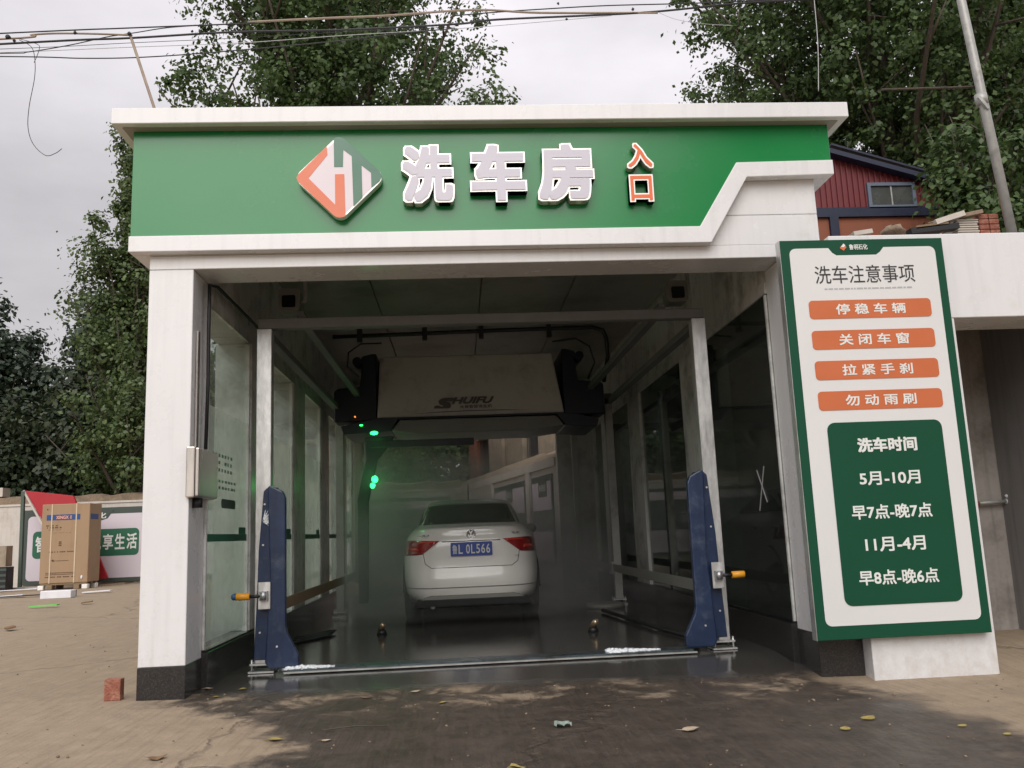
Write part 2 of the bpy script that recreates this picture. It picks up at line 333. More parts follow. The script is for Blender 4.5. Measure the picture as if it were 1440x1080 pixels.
# ---- lettering
_fc = bpy.data.curves.new('lettering', 'FONT'); _fo = bpy.data.objects.new('lettering', _fc); col.objects.link(_fo)
def glyphs(text, bold=0., shear=0., space=1.):
    _fc.body = text; _fc.size = 1; _fc.offset = bold; _fc.shear = shear; _fc.space_character = space; _fc.resolution_u = 3
    bpy.context.view_layer.update()
    me = bpy.data.meshes.new_from_object(_fo.evaluated_get(bpy.context.evaluated_depsgraph_get()))
    V = [(v.co.x, v.co.y) for v in me.vertices]; F = [tuple(p.vertices) for p in me.polygons]
    bpy.data.meshes.remove(me); return V, F
def letter_mb(text, box, y, thick=0., bold=0., shear=0., space=1., mb=None, mi=0):
    """text fitted to box=(x0,x1,z0,z1) facing -Y at depth y; thick extrudes it back; bold (in em) widens every stroke"""
    V, F = glyphs(text, 0, shear, space); x0, x1, z0, z1 = box
    a0 = min(v[0] for v in V); a1 = max(v[0] for v in V); c0 = min(v[1] for v in V); c1 = max(v[1] for v in V)
    bx = bold*(x1-x0)/max(.3, a1-a0); bz = bold*(z1-z0)/max(.3, c1-c0)
    P = [(x0+bx+(p[0]-a0)/(a1-a0)*(x1-x0-2*bx), z0+bz+(p[1]-c0)/(c1-c0)*(z1-z0-2*bz)) for p in V]
    mb = mb or MB(); n = len(P); E = {}
    for f in F:
        for i in range(len(f)):
            e = (f[i], f[(i+1) % len(f)]); E.setdefault((min(e), max(e)), []).append(e)
    rim = [es[0] for es in E.values() if len(es) == 1]
    offs = [(0, 0)] if bold <= 0 else ([(0, 0)]+[(q*a_, q*b_) for q in (.5, 1) for k in range(-3, 4) for a_, b_ in ((k/3, 1), (k/3, -1), (1, k/3), (-1, k/3))] if bold > .03 else [(1, 1), (-1, 1), (1, -1), (-1, -1)])
    for k, (ox, oz) in enumerate(offs):
        yk = y-k*(.00006 if bold > .03 else .0002); Q = [(p[0]+ox*bx, p[1]+oz*bz) for p in P]
        if thick <= 0: mb.add([(p[0], yk, p[1]) for p in Q], F, mi); continue
        vs = [(p[0], yk, p[1]) for p in Q]+[(p[0], y+thick, p[1]) for p in Q]
        mb.add(vs, list(F)+[(b, a, n+a, n+b) for a, b in rim], mi)
    return mb

# ---------------------------------------------------------------- ground
def gz(x, y):
    s = min(1, max(0, x/4.8))*(1-min(1, max(0, (y+.15)/.9)))
    return -.10*s
def ground_material():
    m, nt, B = newmat('stained_concrete'); N = nt.nodes.new; L = nt.links.new
    tc = N('ShaderNodeTexCoord'); P = tc.outputs['Object']; sp = N('ShaderNodeSeparateXYZ'); L(P, sp.inputs[0])
    def noise(sc, det=6, src=P, ro=.6, dist=0):
        n = N('ShaderNodeTexNoise'); n.inputs['Scale'].default_value = sc; n.inputs['Detail'].default_value = det
        n.inputs['Roughness'].default_value = ro; n.inputs['Distortion'].default_value = dist; L(src, n.inputs[0]); return n.outputs[0]
    def mrange(v, a, b, c=0, d=1):
        r = N('ShaderNodeMapRange'); r.interpolation_type = 'SMOOTHSTEP'
        r.inputs['From Min'].default_value = a; r.inputs['From Max'].default_value = b
        r.inputs['To Min'].default_value = c; r.inputs['To Max'].default_value = d; L(v, r.inputs['Value']); return r.outputs[0]
    def ma(op, a, b=None):
        n = N('ShaderNodeMath'); n.operation = op
        for i, v in enumerate((a, b)):
            if v is None: continue
            if isinstance(v, (int, float)): n.inputs[i].default_value = v
            else: L(v, n.inputs[i])
        return n.outputs[0]
    def mixc(f, a, b):
        n = N('ShaderNodeMix'); n.data_type = 'RGBA'
        if isinstance(f, (int, float)): n.inputs[0].default_value = f
        else: L(f, n.inputs[0])
        for i, v in ((6, a), (7, b)):
            if isinstance(v, tuple): n.inputs[i].default_value = (*v, 1)
            else: L(v, n.inputs[i])
        return n.outputs[2]
    X, Y = sp.outputs[0], sp.outputs[1]
    nb = noise(1.1, 9, ro=.7); nb2 = noise(2.6, 8, ro=.72, dist=.4)
    wob = ma('MULTIPLY', ma('SUBTRACT', nb, .5), 1.7)
    Xw = ma('ADD', X, wob); Yw = ma('ADD', Y, ma('MULTIPLY', ma('SUBTRACT', nb2, .5), 1.1))
    # run-off stain spreading from the bay mouth
    left = mrange(ma('SUBTRACT', Xw, mrange(Yw, -1.2, .25, 1.15, .1)), -.10, .16)
    right = mrange(ma('ADD', Xw, mrange(Yw, -.8, -.1, 0, .25)), 5.05, 4.6)
    wet = ma('MULTIPLY', ma('MULTIPLY', left, right), mrange(Yw, -7.5, -3.2))
    wet = ma('MULTIPLY', wet, mrange(Y, 11.5, 9.3))
    # drier islands along the slab edge
    isl = ma('MULTIPLY', mrange(nb2, .5, .66), ma('MULTIPLY', mrange(Y, -.85, -.35), mrange(Y, .32, -.05)))
    wet = ma('MULTIPLY', wet, ma('SUBTRACT', 1., ma('MULTIPLY', isl, .85)))
    bay = ma('MULTIPLY', ma('MULTIPLY', mrange(ma('ADD', Y, ma('MULTIPLY', wob, .28)), -.02, .22), mrange(Y, 9.9, 9.2)), ma('MULTIPLY', mrange(X, .1, .35), mrange(X, 5.15, 4.7)))
    wet = ma('MAXIMUM', wet, bay)
    mp = N('ShaderNodeMapping'); mp.inputs['Rotation'].default_value = (0, 0, R(-12)); mp.inputs['Scale'].default_value = (34, 1.6, 1); L(P, mp.inputs[0])
    br = noise(1.0, 4, src=mp.outputs[0]); fine = noise(45, 6, ro=.75); mid = noise(6, 8, ro=.7)
    dry = mixc(mrange(mid, .3, .72), (.30, .228, .152), (.385, .300, .208))
    dry = mixc(mrange(nb, .52, .75, 0, .6), dry, (.225, .175, .125))
    dry = mixc(mrange(fine, .55, .8, 0, .5), dry, (.16, .12, .09))
    spk = noise(150, 3, ro=.8); dry = mixc(mrange(spk, .60, .72, 0, .55), dry, (.13, .10, .08)); dry = mixc(mrange(spk, .40, .30, 0, .45), dry, (.46, .40, .33))
    dry = mixc(mrange(br, .46, .66, 0, .38), dry, (.20, .152, .105))
    wc = mixc(mrange(mid, .35, .7), (.050, .039, .031), (.085, .067, .053))
    wc = mixc(mrange(nb2, .55, .75, 0, .55), wc, (.11, .08, .055))
    wc = mixc(mrange(br, .42, .66, 0, .32), wc, (.11, .085, .064))
    g2 = noise(24, 5, ro=.8); dry = mixc(mrange(g2, .50, .66, 0, .42), dry, (.19, .145, .10)); dry = mixc(mrange(g2, .44, .32, 0, .35), dry, (.46, .38, .29)); wc = mixc(mrange(g2, .52, .68, 0, .35), wc, (.125, .098, .075)); wc = mixc(mrange(g2, .42, .32, 0, .4), wc, (.022, .017, .014))
    wc = mixc(bay, wc, mixc(mid, (.034, .032, .030), (.075, .070, .064)))
    colr = mixc(wet, dry, wc)
    # hairline cracks in the slab
    vo = N('ShaderNodeTexVoronoi'); vo.feature = 'DISTANCE_TO_EDGE'; vo.inputs['Scale'].default_value = .2
    wv = N('ShaderNodeVectorMath'); wv.operation = 'ADD'; nn = N('ShaderNodeTexNoise'); nn.inputs['Scale'].default_value = 2.2; nn.inputs['Detail'].default_value = 7; L(P, nn.inputs[0])
    vs = N('ShaderNodeVectorMath'); vs.operation = 'SCALE'; vs.inputs['Scale'].default_value = .5; L(nn.outputs[1], vs.inputs[0]); L(vs.outputs[0], wv.inputs[0]); L(P, wv.inputs[1])
    L(wv.outputs[0], vo.inputs['Vector']); crack = mrange(vo.outputs['Distance'], .0, .006, 1, 0)
    crack = ma('MULTIPLY', crack, ma('SUBTRACT', 1., bay))
    colr = mixc(ma('MULTIPLY', crack, .28), colr, (.05, .035, .025))
    L(colr, B.inputs['Base Color'])
    rd = mrange(mid, .3, .7, .72, .95); rw = mrange(nb2, .35, .68, .30, .58); rb = mrange(nb, .35, .65, .035, .13)
    def mixf(f, a, b):
        n = N('ShaderNodeMix'); n.data_type = 'FLOAT'; L(f, n.inputs[0]); L(a, n.inputs[2]); L(b, n.inputs[3]); return n.outputs[0]
    L(mixf(bay, mixf(wet, rd, rw), rb), B.inputs['Roughness'])
    hh = ma('ADD', ma('MULTIPLY', fine, .5), ma('MULTIPLY', br, ma('MULTIPLY', wet, .6)))
    hh = ma('SUBTRACT', hh, ma('MULTIPLY', crack, 1.2))
    hh = ma('MULTIPLY', hh, ma('SUBTRACT', 1., ma('MULTIPLY', bay, .93)))
    bp = N('ShaderNodeBump'); bp.inputs['Strength'].default_value = .65; bp.inputs['Distance'].default_value = .02; L(hh, bp.inputs['Height'])
    L(bp.outputs[0], B.inputs['Normal']); return m
M['ground'] = ground_material()
xs = sorted(set([-400, -200, -100, -60, -40, -25, -18, -14, -10, -7, -5, -3, -2, -1]+[i*.3 for i in range(0, 22)]+[7, 9, 12, 16, 25, 40, 70, 150, 400]))
ys = sorted(set([-400, -200, -80, -40, -20, -12, -8, -6, -5, -4, -3]+[-2.4+.15*i for i in range(0, 30)]+[3, 5, 8, 11, 15, 20, 25, 32, 45, 70, 120, 250, 600]))
mb = MB(); vs = [(x, y, gz(x, y)) for y in ys for x in xs]; nx = len(xs)
mb.add(vs, [(j*nx+i, j*nx+i+1, (j+1)*nx+i+1, (j+1)*nx+i) for j in range(len(ys)-1) for i in range(nx-1)], 0, True)
mb.build('ground', M['ground'], kind='structure')

# ---------------------------------------------------------------- the wash bay building
W, CW, BZ, H1, DEP, Y1 = 4.816, .302, .2025, 2.8745, .3575, 9.2
bay = thing('wash_bay', 'white panelled drive-through car wash bay with green fascia over its mouth', 'building')
for x0, x1 in ((0, CW), (W-CW, W)):
    MB().box(x0, x1, 0, DEP, BZ, H1-.003).build('column', M['panel'], bay, bev=.004)
    MB().box(x0-.002, x1+.002, -.004, DEP+.002, -.14, BZ-.002).build('column_base', M['granite'], bay, bev=.003)
MB().box(0, W, 0, DEP, H1, 2.972).build('beam', M['panel'], bay, bev=.004)
MB().box(0, W, .004, .12, 2.974, 3.2).build('front_panel', M['panel'], bay, bev=.003)
MB().box(0, W, .004, .12, 3.203, 3.87).build('front_panel', M['panel'], bay, bev=.003)
for x0, x1 in ((0, .30), (W-.30, W)):
    MB().box(x0, x1, DEP+.002, Y1, 2.80, 3.87).build('side_panel', M['panel_in'], bay)
gp = [(-.113, 3.87), (-.113, 3.088), (3.905, 3.088), (4.212, 3.572), (4.93, 3.582), (4.93, 3.87)]
MB().prism(gp, -.0707, -.003).build('fascia', M['green'], bay, bev=.003)
MB().box(-.113, -.003, .0, Y1, 3.088, 3.87).build('fascia', M['green'], bay, bev=.003)
MB().box(W+.003, 4.93, .0, Y1, 3.582, 3.87).build('fascia', M['green'], bay, bev=.003)
bd = [(-.118, 3.092), (-.118, 2.979), (3.975, 2.968), (4.278, 3.462), (4.936, 3.474), (4.936, 3.586), (4.209, 3.576), (3.902, 3.092)]
MB().prism(bd, -.0887, -.002).build('fascia_trim', M['panel'], bay, bev=.006, seg=2)
MB().box(-.118, -.002, .0, Y1, 2.979, 3.090).build('fascia_trim', M['panel'], bay, bev=.004)
MB().box(W+.002, 4.936, .0, Y1, 3.474, 3.584).build('fascia_trim', M['panel'], bay, bev=.004)
MB().box(-.229, 5.046, -.187, Y1+.2, 3.876, 3.993).build('roof_cap', M['panel'], bay, bev=.005)
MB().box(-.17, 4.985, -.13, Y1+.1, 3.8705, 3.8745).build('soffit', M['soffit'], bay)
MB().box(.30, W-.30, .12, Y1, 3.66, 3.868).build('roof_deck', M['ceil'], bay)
cx = [.302, 1.25, 2.42, 3.42, W-.302]
cyv = [.125, 2.6, 4.9, 7.1, Y1]
for i in range(4):
    for j in range(4):
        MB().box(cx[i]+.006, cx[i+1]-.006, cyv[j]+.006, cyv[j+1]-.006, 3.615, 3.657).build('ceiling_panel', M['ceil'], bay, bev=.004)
# side walls: plinth, sill, columns between the panes, panes with frosted film
LC = [(1.62, 2.25), (3.62, 4.3), (5.55, 6.2), (7.5, 8.1), (8.95, 9.2)]
RC = [(2.28, 2.95), (5.1, 5.85), (7.45, 8.1), (8.9, 9.2)]
for side, (xi, xo, cols) in enumerate(((.335, .02, LC), (4.48, 4.796, RC))):
    xa, xb = min(xi, xo), max(xi, xo)
    ny = 6; yy = [DEP+(Y1-DEP)*k/ny for k in range(ny+1)]
    for k in range(ny):
        MB().box(xa-.01, xb+.01, yy[k]+.002+(.0), yy[k+1]-.002, -.12, .238).build('granite_plinth', M['granite'], bay, bev=.003)
    MB().box(xa, xb, DEP+.003, Y1, .2385, .252).build('sill', M['blackgloss'], bay)
    MB().box(xa+.02, xb-.02, DEP+.003, Y1, 2.70, 2.797).build('head_rail', M['panel_in'], bay)
    prev = DEP+.003
    for (a, b) in cols:
        MB().box(xa, xb, a, b, .2525, 2.6975).build('wall_column', M['panel_in'], bay, bev=.004)
        if a-prev > .2:
            gx = .30 if side == 0 else 4.515; g0, g1 = prev+.002, a-.002
            pn = MB().box(gx-.004, gx+.004, g0, g1, .254, 2.697).build('glass_pane', M['glass'] if side == 0 else M['glassdark'], bay)
            for yb in (g0+.012, g1-.012): MB().box(gx-.02, gx+.02, yb-.012, yb+.012, .2535, 2.69).build('pane_frame', M['panel_in'], bay)
            if side == 0:
                MB().add([(gx+.0065, g0+.03, .30), (gx+.0065, g1-.03, .30), (gx+.0065, g1-.03, 1.98), (gx+.0065, g0+.03, 1.98)], [(0, 1, 2, 3)]).build('frosted_film', M['film'], pn)
                s = MB(); s.box(gx+.0100, gx+.0112, g0+.03, g1-.03, .99, 1.045); s.box(gx+.0100, gx+.0112, g1-.30, g1-.07, 1.0455, 1.10)
                s.build('green_strip', M['bannergreen'], pn)
                if a == LC[0][0]:
                    s = MB()
                    for r_ in range(3):
                        for q in range(7):
                            if random.random() < .8: s.box(gx+.0100, gx+.0112, .52+q*.085, .52+q*.085+random.uniform(.03, .06), 1.62-r_*.055, 1.645-r_*.055)
                    for r_ in range(2):
                        for q in range(6): s.box(gx+.0100, gx+.0112, .70+q*.09, .70+q*.09+random.uniform(.03, .06), 1.43-r_*.05, 1.45-r_*.05)
                    s.build('film_print', M['printgreen'], pn)
                    MB().prism(rrect(.78, 1.2, 1.24, 1.31, .03), gx+.0100, gx+.0112, ax='x').build('film_print', M['bannergrey'], pn)
            elif a == RC[0][0]:
                c_ = at(1045, 683, 1.2); s = MB()
                s.bar((4.508, .74, 1.40), (4.508, .92, 1.06), .003, .016); s.bar((4.5045, .72, 1.12), (4.5045, .90, 1.38), .003, .014)
                s.build('tape_cross', M['greyink'], pn)
        prev = b
# exit portal
MB().box(.0, .30, Y1+.003, Y1+.2, -.05, 3.87).build('exit_column', M['panel_in'], bay)
MB().box(3.86, W, Y1+.003, Y1+.2, -.05, 3.87).build('exit_column', M['panel_in'], bay)
MB().box(.303, 3.857, Y1+.003, Y1+.2, 2.78, 3.87).build('exit_lintel', M['panel_in'], bay)

# ---- raised sign lettering on the fascia
sg = thing('wash_sign', 'large lavender channel letters reading car wash room on the green fascia', 'sign', (1.75, -.071, 3.25))
for chx, (x0, x1) in (('洗', (1.758, 2.150)), ('车', (2.243, 2.664)), ('房', (2.722, 3.152))):
    c = letter_mb(chx, (x0+.008, x1-.008, 3.272, 3.712), -.148, thick=.072, bold=.056).build('character', [M['chrome']], sg)
    letter_mb(chx, (x0+.020, x1-.020, 3.284, 3.700), -.1535, bold=.034).build('character_face', M['face'], c)
sg = thing('entrance_sign', 'small orange characters for entrance beside the large lavender letters', 'sign', (3.38, -.071, 3.25))
for chx, bx in (('入', (3.385, 3.582, 3.515, 3.714)), ('口', (3.392, 3.568, 3.262, 3.470))):
    c = letter_mb(chx, bx, -.135, thick=.06, bold=.055).build('character', [M['chrome']], sg)
    g = .010; letter_mb(chx, (bx[0]+g, bx[1]-g, bx[2]+g, bx[3]-g), -.1400, bold=.018).build('character_face', M['orange'], c)
# diamond emblem
cx0, cz0, hw = 1.337, 3.474, .309
em = thing('emblem', 'diamond shaped orange and green emblem left of the letters on the fascia', 'emblem', (cx0, -.071, cz0))
def diamond(h, r=.06):
    P = []
    for a0, (dx, dz) in ((0, (h, 0)), (90, (0, h)), (180, (-h, 0)), (270, (0, -h))):
        ux, uz = dx/h, dz/h; c = (dx-ux*r*1.414, dz-uz*r*1.414)
        for k in range(-3, 4):
            a = R(a0+45*k/3); P.append((cx0+c[0]+r*math.cos(a), cz0+c[1]+r*math.sin(a)))
    return P
MB().prism(diamond(hw+.012, .066), -.150, -.085).build('emblem_case', M['chrome'], em)
MB().prism(diamond(hw-.006, .058), -.1525, -.1502).build('emblem_face', pm('pale_acrylic', (.70, .62, .66), .35, var=.02), em)
def lg(pts): return [(cx0+(x-565)/440*hw, cz0-(y-540)/415*hw) for x, y in pts]     # emblem artwork units
MB().prism(lg([(440, 228), (447, 315), (258, 545), (520, 812), (520, 510), (612, 510), (622, 925), (590, 938), (545, 938), (505, 918), (158, 580), (140, 540), (158, 505)]), -.1545, -.1527).build('emblem_mark', M['logored'], em)
MB().prism(lg([(510, 150), (560, 136), (605, 148), (960, 480), (988, 535), (960, 585), (880, 650), (878, 500), (785, 425), (790, 745), (700, 832), (688, 330), (605, 265), (600, 438), (512, 438)]), -.1545, -.1527).build('emblem_mark', M['logogreen'], em)

# ---- control box and its cable on the left column
cb = thing('control_box', 'stainless steel control box fixed inside the left front column', 'control box', (.3, 0, 1.28))
MB().box(.288, .345, -.035, .46, 1.285, 1.625).build('box_body', M['stainless'], cb, bev=.008, seg=2)
MB().box(.3465, .372, -.028, .452, 1.292, 1.618).build('box_lid', M['stainless'], cb, bev=.01, seg=2)
MB().tube([(.33, .10, 1.283), (.33, .10, 1.22)], .035, 12).build('cable_gland', M['black'], cb)
c = MB(); c.tube([(.345, .22, 1.63), (.347, .24, 2.1), (.35, .22, 2.5), (.352, .22, 2.82), (.36, .40, 2.858), (.362, 1.3, 2.862), (.363, 2.3, 2.86)], .013, 8)
tag(c.build('power_cable', M['black']), 'black cable rising from the control box to the ceiling', 'cable')
MB().box(.306, .318, .085, .135, 1.63, 2.45).build('cable_channel', M['stainless'], cb)

# ---------------------------------------------------------------- steel frame of the wash machine
PY = [1.0, 5.45, 8.95]; PX = (.585, 4.138); fz = 2.745
fm = thing('machine_portal', 'galvanised steel portal frame standing inside the wash bay', 'frame', (0, 1, 0))
for j, y in enumerate(PY):
    for i, x in enumerate(PX):
        mt = M['galv'] if j == 0 else M['galvdull']
        hw_ = .058 if j == 0 else .05
        MB().box(x-hw_, x+hw_, y-.05, y+.05, .075, 2.664).build('post', mt, fm, bev=.004)
        b = MB().box(x-.085, x+.085, y-.08, y+.08, .058, .072)
        b.box(x-.095, x+.095, y-.09, y+.09, .004, .016)
        for dx in (-.072, .072):
            for dy in (-.066, .066): b.tube([(x+dx, y+dy, .012), (x+dx, y+dy, .10)], .008, 6)
        b.build('base_plate', M['galv'], fm)
        if j == 0:
            MB().box(x-.045, x+.045, y-.085, y-.052, .0735, .17).build('base_bracket', M['galv'], fm, bev=.003)
    MB().box(PX[0]-.05, PX[1]+.05, y-.05, y+.05, 2.667, 2.748).build('cross_beam', M['beamgrey'], fm, bev=.004)
for x in PX:
    MB().box(x-.04, x+.04, PY[0]+.053, PY[1]-.053, 2.60, 2.66).build('side_beam', M['beamgrey'], fm, bev=.003)
    MB().box(x-.04, x+.04, PY[1]+.053, PY[2]-.053, 2.60, 2.66).build('side_beam', M['beamgrey'], fm, bev=.003)
for x in (.86, 3.86):
    r_ = MB().box(x-.035, x+.035, 1.06, 9.0, 2.752, 2.80); r_.box(x-.02, x+.02, 1.06, 9.0, 2.802, 2.83)
    r_.build('guide_rail', M['beamgrey'], fm)
# low guard rails between posts
gr = thing('guard_rail', 'low rust tinged flat guard rail along the left posts', 'rail', (.56, 1, 0))
for a, b in ((1.06, 5.38), (5.5, 8.9)): MB().box(.645, .658, a, b, .42, .515).build('rail_bar', pm('rusty_flat_bar', (.30, .20, .11), .5, metal=.35, var=.3, scale=7), gr, bev=.002)
for y in (5.44, 8.9): MB().box(.637, .668, y-.045, y+.045, .40, .54).build('rail_clamp', M['galvdull'], gr)
gr = thing('guard_rail', 'low dark flat guard rail along the right posts', 'rail', (4.1, 1, 0))
for a, b in ((1.06, 5.38), (5.5, 8.9)): MB().box(4.07, 4.083, a, b, .42, .515).build('rail_bar', M['machinegrey'], gr, bev=.002)
for y in (5.44, 8.9): MB().box(4.060, 4.09, y-.045, y+.045, .40, .54).build('rail_clamp', M['galvdull'], gr)

# blue guard units beside the front posts
def blue(name_label, mir, x0):
    t = thing('blue_guard', name_label, 'machine guard', (x0, .92, 0), group='navy guard housings at the bay mouth')
    s = -1 if mir else 1
    f = lambda P: [(x0+s*x, z) for x, z in P]
    A = f([(-.075, .10), (-.055, .56), (-.045, .90), (-.010, 1.36), (.015, 1.385), (.10, 1.385), (.105, .10)])
    Bq = f([(.02, .085), (.055, .72), (.03, 1.383), (.05, 1.402), (.145, 1.352), (.168, 1.30), (.172, .34), (.185, .29), (.268, .13), (.268, .055), (.245, .04), (.05, .04)])
    MB().prism(A, .905, .945).build('rear_plate', M['navy'], t, bev=.004)
    MB().prism(Bq, .845, .902).build('front_plate', M['navy'], t, bev=.010, seg=2)
    for (bx, bz) in ((.0, 1.26), (-.03, .30), (-.01, .95), (.11, .20)):
        yb = .845 if bx > .05 else .905
        MB().tube([(x0+s*bx, yb, bz), (x0+s*bx, yb-.008, bz)], .008, 8).build('bolt', M['galv'], t)
    return t
blue('navy guard housing beside the left front post', False, .608)
blue('navy guard housing beside the right front post', True, 4.085)
g = MB(); rnd = random.Random(4)
for k in range(16):
    a = rnd.uniform(-.9, 1.6); L0 = rnd.uniform(.03, .10); g.tube([(.60, .902, 1.13), (.60+L0*math.cos(a), .8995, 1.13+L0*math.sin(a))], [.010, .002], 5)
tag(g.build('soap_splash', M['foam']), 'star shaped dried soap splash on the left navy guard', 'splash')
# orange tipped sensors
def sensor(label, x, s, z, tip):
    t = thing('barrel_sensor', label, 'sensor', (x, .9, z), group='sensors on brackets at the bay mouth')
    p = MB().box(x-.045, x+.045, .826, .840, z-.10, z+.10); p.build('bracket', M['galv'], t, bev=.003)
    p = MB().tube([(x, .80, z+.03), (x, .80, z-.03)], .028, 10); p.box(x-.03, x+.03, .79, .826, z-.035, z+.035)
    p.build('clamp', M['rim'], t)
    MB().tube([(x+s*.02, .80, z), (x+s*.10, .80, z)], .013, 8).build('cable_stub', M['black'], t)
    MB().tube([(x+s*.10, .80, z), (x+s*.102, .80, z), (x+s*.195, .80, z+.002), (x+s*.2, .80, z+.002)], [.022, .027, .027, .024], 14).build('barrel', M['yellow'], t)
    if tip: MB().tube([(x+s*.2, .80, z+.002), (x+s*.225, .80, z+.002), (x+s*.235, .80, z+.002)], [.026, .024, .015], 12).build('cap', M['bluecap'], t)
sensor('yellow sensor barrel with blue cap beside the left navy guard', .625, -1, .575, True)
sensor('yellow sensor barrel pointing right beside the right navy guard', 4.10, 1, .575, False)

# floodlights hung behind the front beam
for lab, x in (('grey box floodlight under the ceiling above the left post', .735), ('grey box floodlight under the ceiling above the right post', 4.045)):
    t = thing('floodlight', lab, 'lamp', (x, 1.2, 2.95), group='box lamps behind the front beam')
    MB().prism(rrect(x-.09, x+.09, 2.87, 3.06, .03), 1.18, 1.36).build('lamp_housing', M['machinegrey'], t)
    MB().prism(rrect(x-.055, x+.055, 2.90, 3.0, .012), 1.165, 1.178).build('lamp_lens', M['blackgloss'], t)
    MB().bar((x+.12, 1.28, 2.97), (x+.12, 1.28, 3.61), .03, .03).bar((x-.10, 1.28, 2.97), (x+.12, 1.28, 2.97), .02, .02).build('lamp_bracket', M['galvdull'], t)

# threshold strip and foam
t = thing('threshold_strip', 'slate grey steel drain strip across the bay mouth', 'threshold', (2.3, .9, 0))
MB().prism([(.80, .80), (3.86, .80), (3.86, .99), (.80, .99)], .012, .034, ax='z').build('steel_plate', pm('slate_steel', (.075, .095, .105), .3, metal=.5, var=.25, scale=8, c2=(.03, .03, .03), c2amt=.3), t, bev=.003)
MB().box(.78, 3.88, .775, .797, .010, .020).build('front_edge', M['galvdull'], t)
g = MB()
for k in range(62): g.box(.83+k*.049, .855+k*.049, 1.0, 1.045, .010, .026)
g.build('grating', M['black'], t)
for lab, (x0, x1, yy_) in (('white soap foam at the left end of the threshold', (.78, 1.14, .86)), ('white soap foam on the right part of the threshold', (3.22, 3.62, .88))):
    f = MB(); rnd = random.Random(int(x0*10))
    for k in range(230):
        u = rnd.random(); v = rnd.gauss(0, 1); x = x0+(x1-x0)*u; rr = rnd.uniform(.003, .017)*(1.25-u)*max(.25, 1-abs(v)*.3)
        f.blob((x, yy_+v*.035+.01, .036), (rr*2.3, rr*1.8, rr*1.5), 7, jit=.2, seed=k)
    tag(f.build('soap_foam', M['foam']), lab, 'foam', kind='stuff')
# floor nozzles
for lab, (px, py) in (('left small brass spray nozzle on the wet floor', (537, 888)), ('right small brass spray nozzle on the wet floor', (834, 884))):
    p = ag(px, py, .03); t = thing('floor_nozzle', lab, 'nozzle', (p[0], p[1], 0), group='spray nozzles on the bay floor')
    MB().tube([(p[0], p[1], .0), (p[0], p[1], .05)], [.055, .035], 12).build('nozzle_foot', M['black'], t)
    MB().tube([(p[0]-.02, p[1]-.02, .05), (p[0]+.02, p[1]-.06, .10), (p[0]+.03, p[1]-.075, .112)], [.022, .03, .018], 10).build('nozzle_head', M['brass'], t)
# small things on the bay floor
t = MB(); p0 = ag(412, 903, .02); p1 = ag(462, 893, .02)
for k in range(4): t.bar((p0[0], p0[1]+k*.12, .012+.006*k), (p1[0], p1[1]+k*.12, .018+.004*k), .08, .012)
tag(t.build('rubber_mat', M['black']), 'crumpled black rubber mat beside the left guard', 'mat')
t = MB(); t.tube([(3.9, 5.1, .0), (3.9, 5.1, .05), (3.9, 5.1, .055)], [.24, .24, .2], 20); tag(t.build('floor_disc', M['machinegrey']), 'grey round drum cover on the floor below the right post', 'cover')
t = MB(); t.tube([(3.75, 4.4, .03), (3.85, 3.3, .03), (3.95, 2.3, .03), (4.05, 1.6, .03)], .022, 8); tag(t.build('floor_hose', M['black']), 'black hose along the floor beside the right wall', 'hose')

# ---------------------------------------------------------------- the overhead wash machine
mc = thing('wash_gantry', 'white and navy overhead touchless wash machine bridging the bay', 'wash machine', (2.3, 5.2, 2.2))
a = MB()
def slab(x0b, x1b, x0t, x1t, zb, zt, yb, yt, yback, mb):
    v = [(x0b, yb, zb), (x1b, yb, zb), (x1t, yt, zt), (x0t, yt, zt), (x0b, yback, zb), (x1b, yback, zb), (x1t, yback, zt), (x0t, yback, zt)]
    mb.add(v, [(0, 1, 2, 3), (5, 4, 7, 6), (4, 0, 3, 7), (1, 5, 6, 2), (3, 2, 6, 7), (4, 5, 1, 0)])
slab(1.11, 3.50, 1.13, 3.40, 2.46, 3.30, 5.02, 5.30, 6.1, a); cov = a.build('machine_cover', M['machine'], mc, bev=.025, seg=3)
for s, xe, xm in ((1, .565, 1.108), (-1, 4.03, 3.502)):
    P = [(xe, 2.43), (xe, 2.82), (xe+s*.05, 2.86), (xe+s*.33, 2.88), (xe+s*.36, 3.16), (xe+s*.33, 3.20), (xe+s*.36, 3.27), (xm-s*.06, 3.30), (xm, 3.30), (xm, 2.43)]
    MB().prism(P, 5.06, 6.05).build('end_housing', M['navydark'], mc, bev=.012)
    MB().tube([(xe+s*.30, 5.03, 3.20), (xe+s*.30, 5.5, 3.20)], .06, 14).build('wheel_hub', M['navydark'], mc)
MB().prism([(.66, 2.36), (.70, 2.26), (1.0, 2.27), (1.28, 2.29), (1.38, 2.43), (3.40, 2.43), (3.50, 2.29), (3.78, 2.26), (3.90, 2.26), (3.93, 2.36), (3.7, 2.42), (3.45, 2.455), (1.14, 2.455)], 4.96, 6.0).build('lower_tray', M['navydark'], mc, bev=.006)
MB().prism([(1.29, 2.292), (1.40, 2.425), (3.385, 2.425), (3.49, 2.292), (3.1, 2.245), (1.6, 2.245)], 5.0, 5.96).build('tray_belly', M['machinegrey'], mc, bev=.008)
def onface(z): return 5.02+(z-2.46)/.84*.28-.012
t0 = MB(); y_ = onface(2.62)
letter_mb('S', (1.83, 2.10, 2.545, 2.70), y_-.004, bold=.05, shear=.35, mb=t0)
letter_mb('HUIFU', (2.06, 2.60, 2.615, 2.705), y_+.002, bold=.035, shear=.35, mb=t0)
letter_mb('水斧智能洗车机', (2.16, 2.575, 2.548, 2.600), y_-.008, bold=.02, mb=t0)
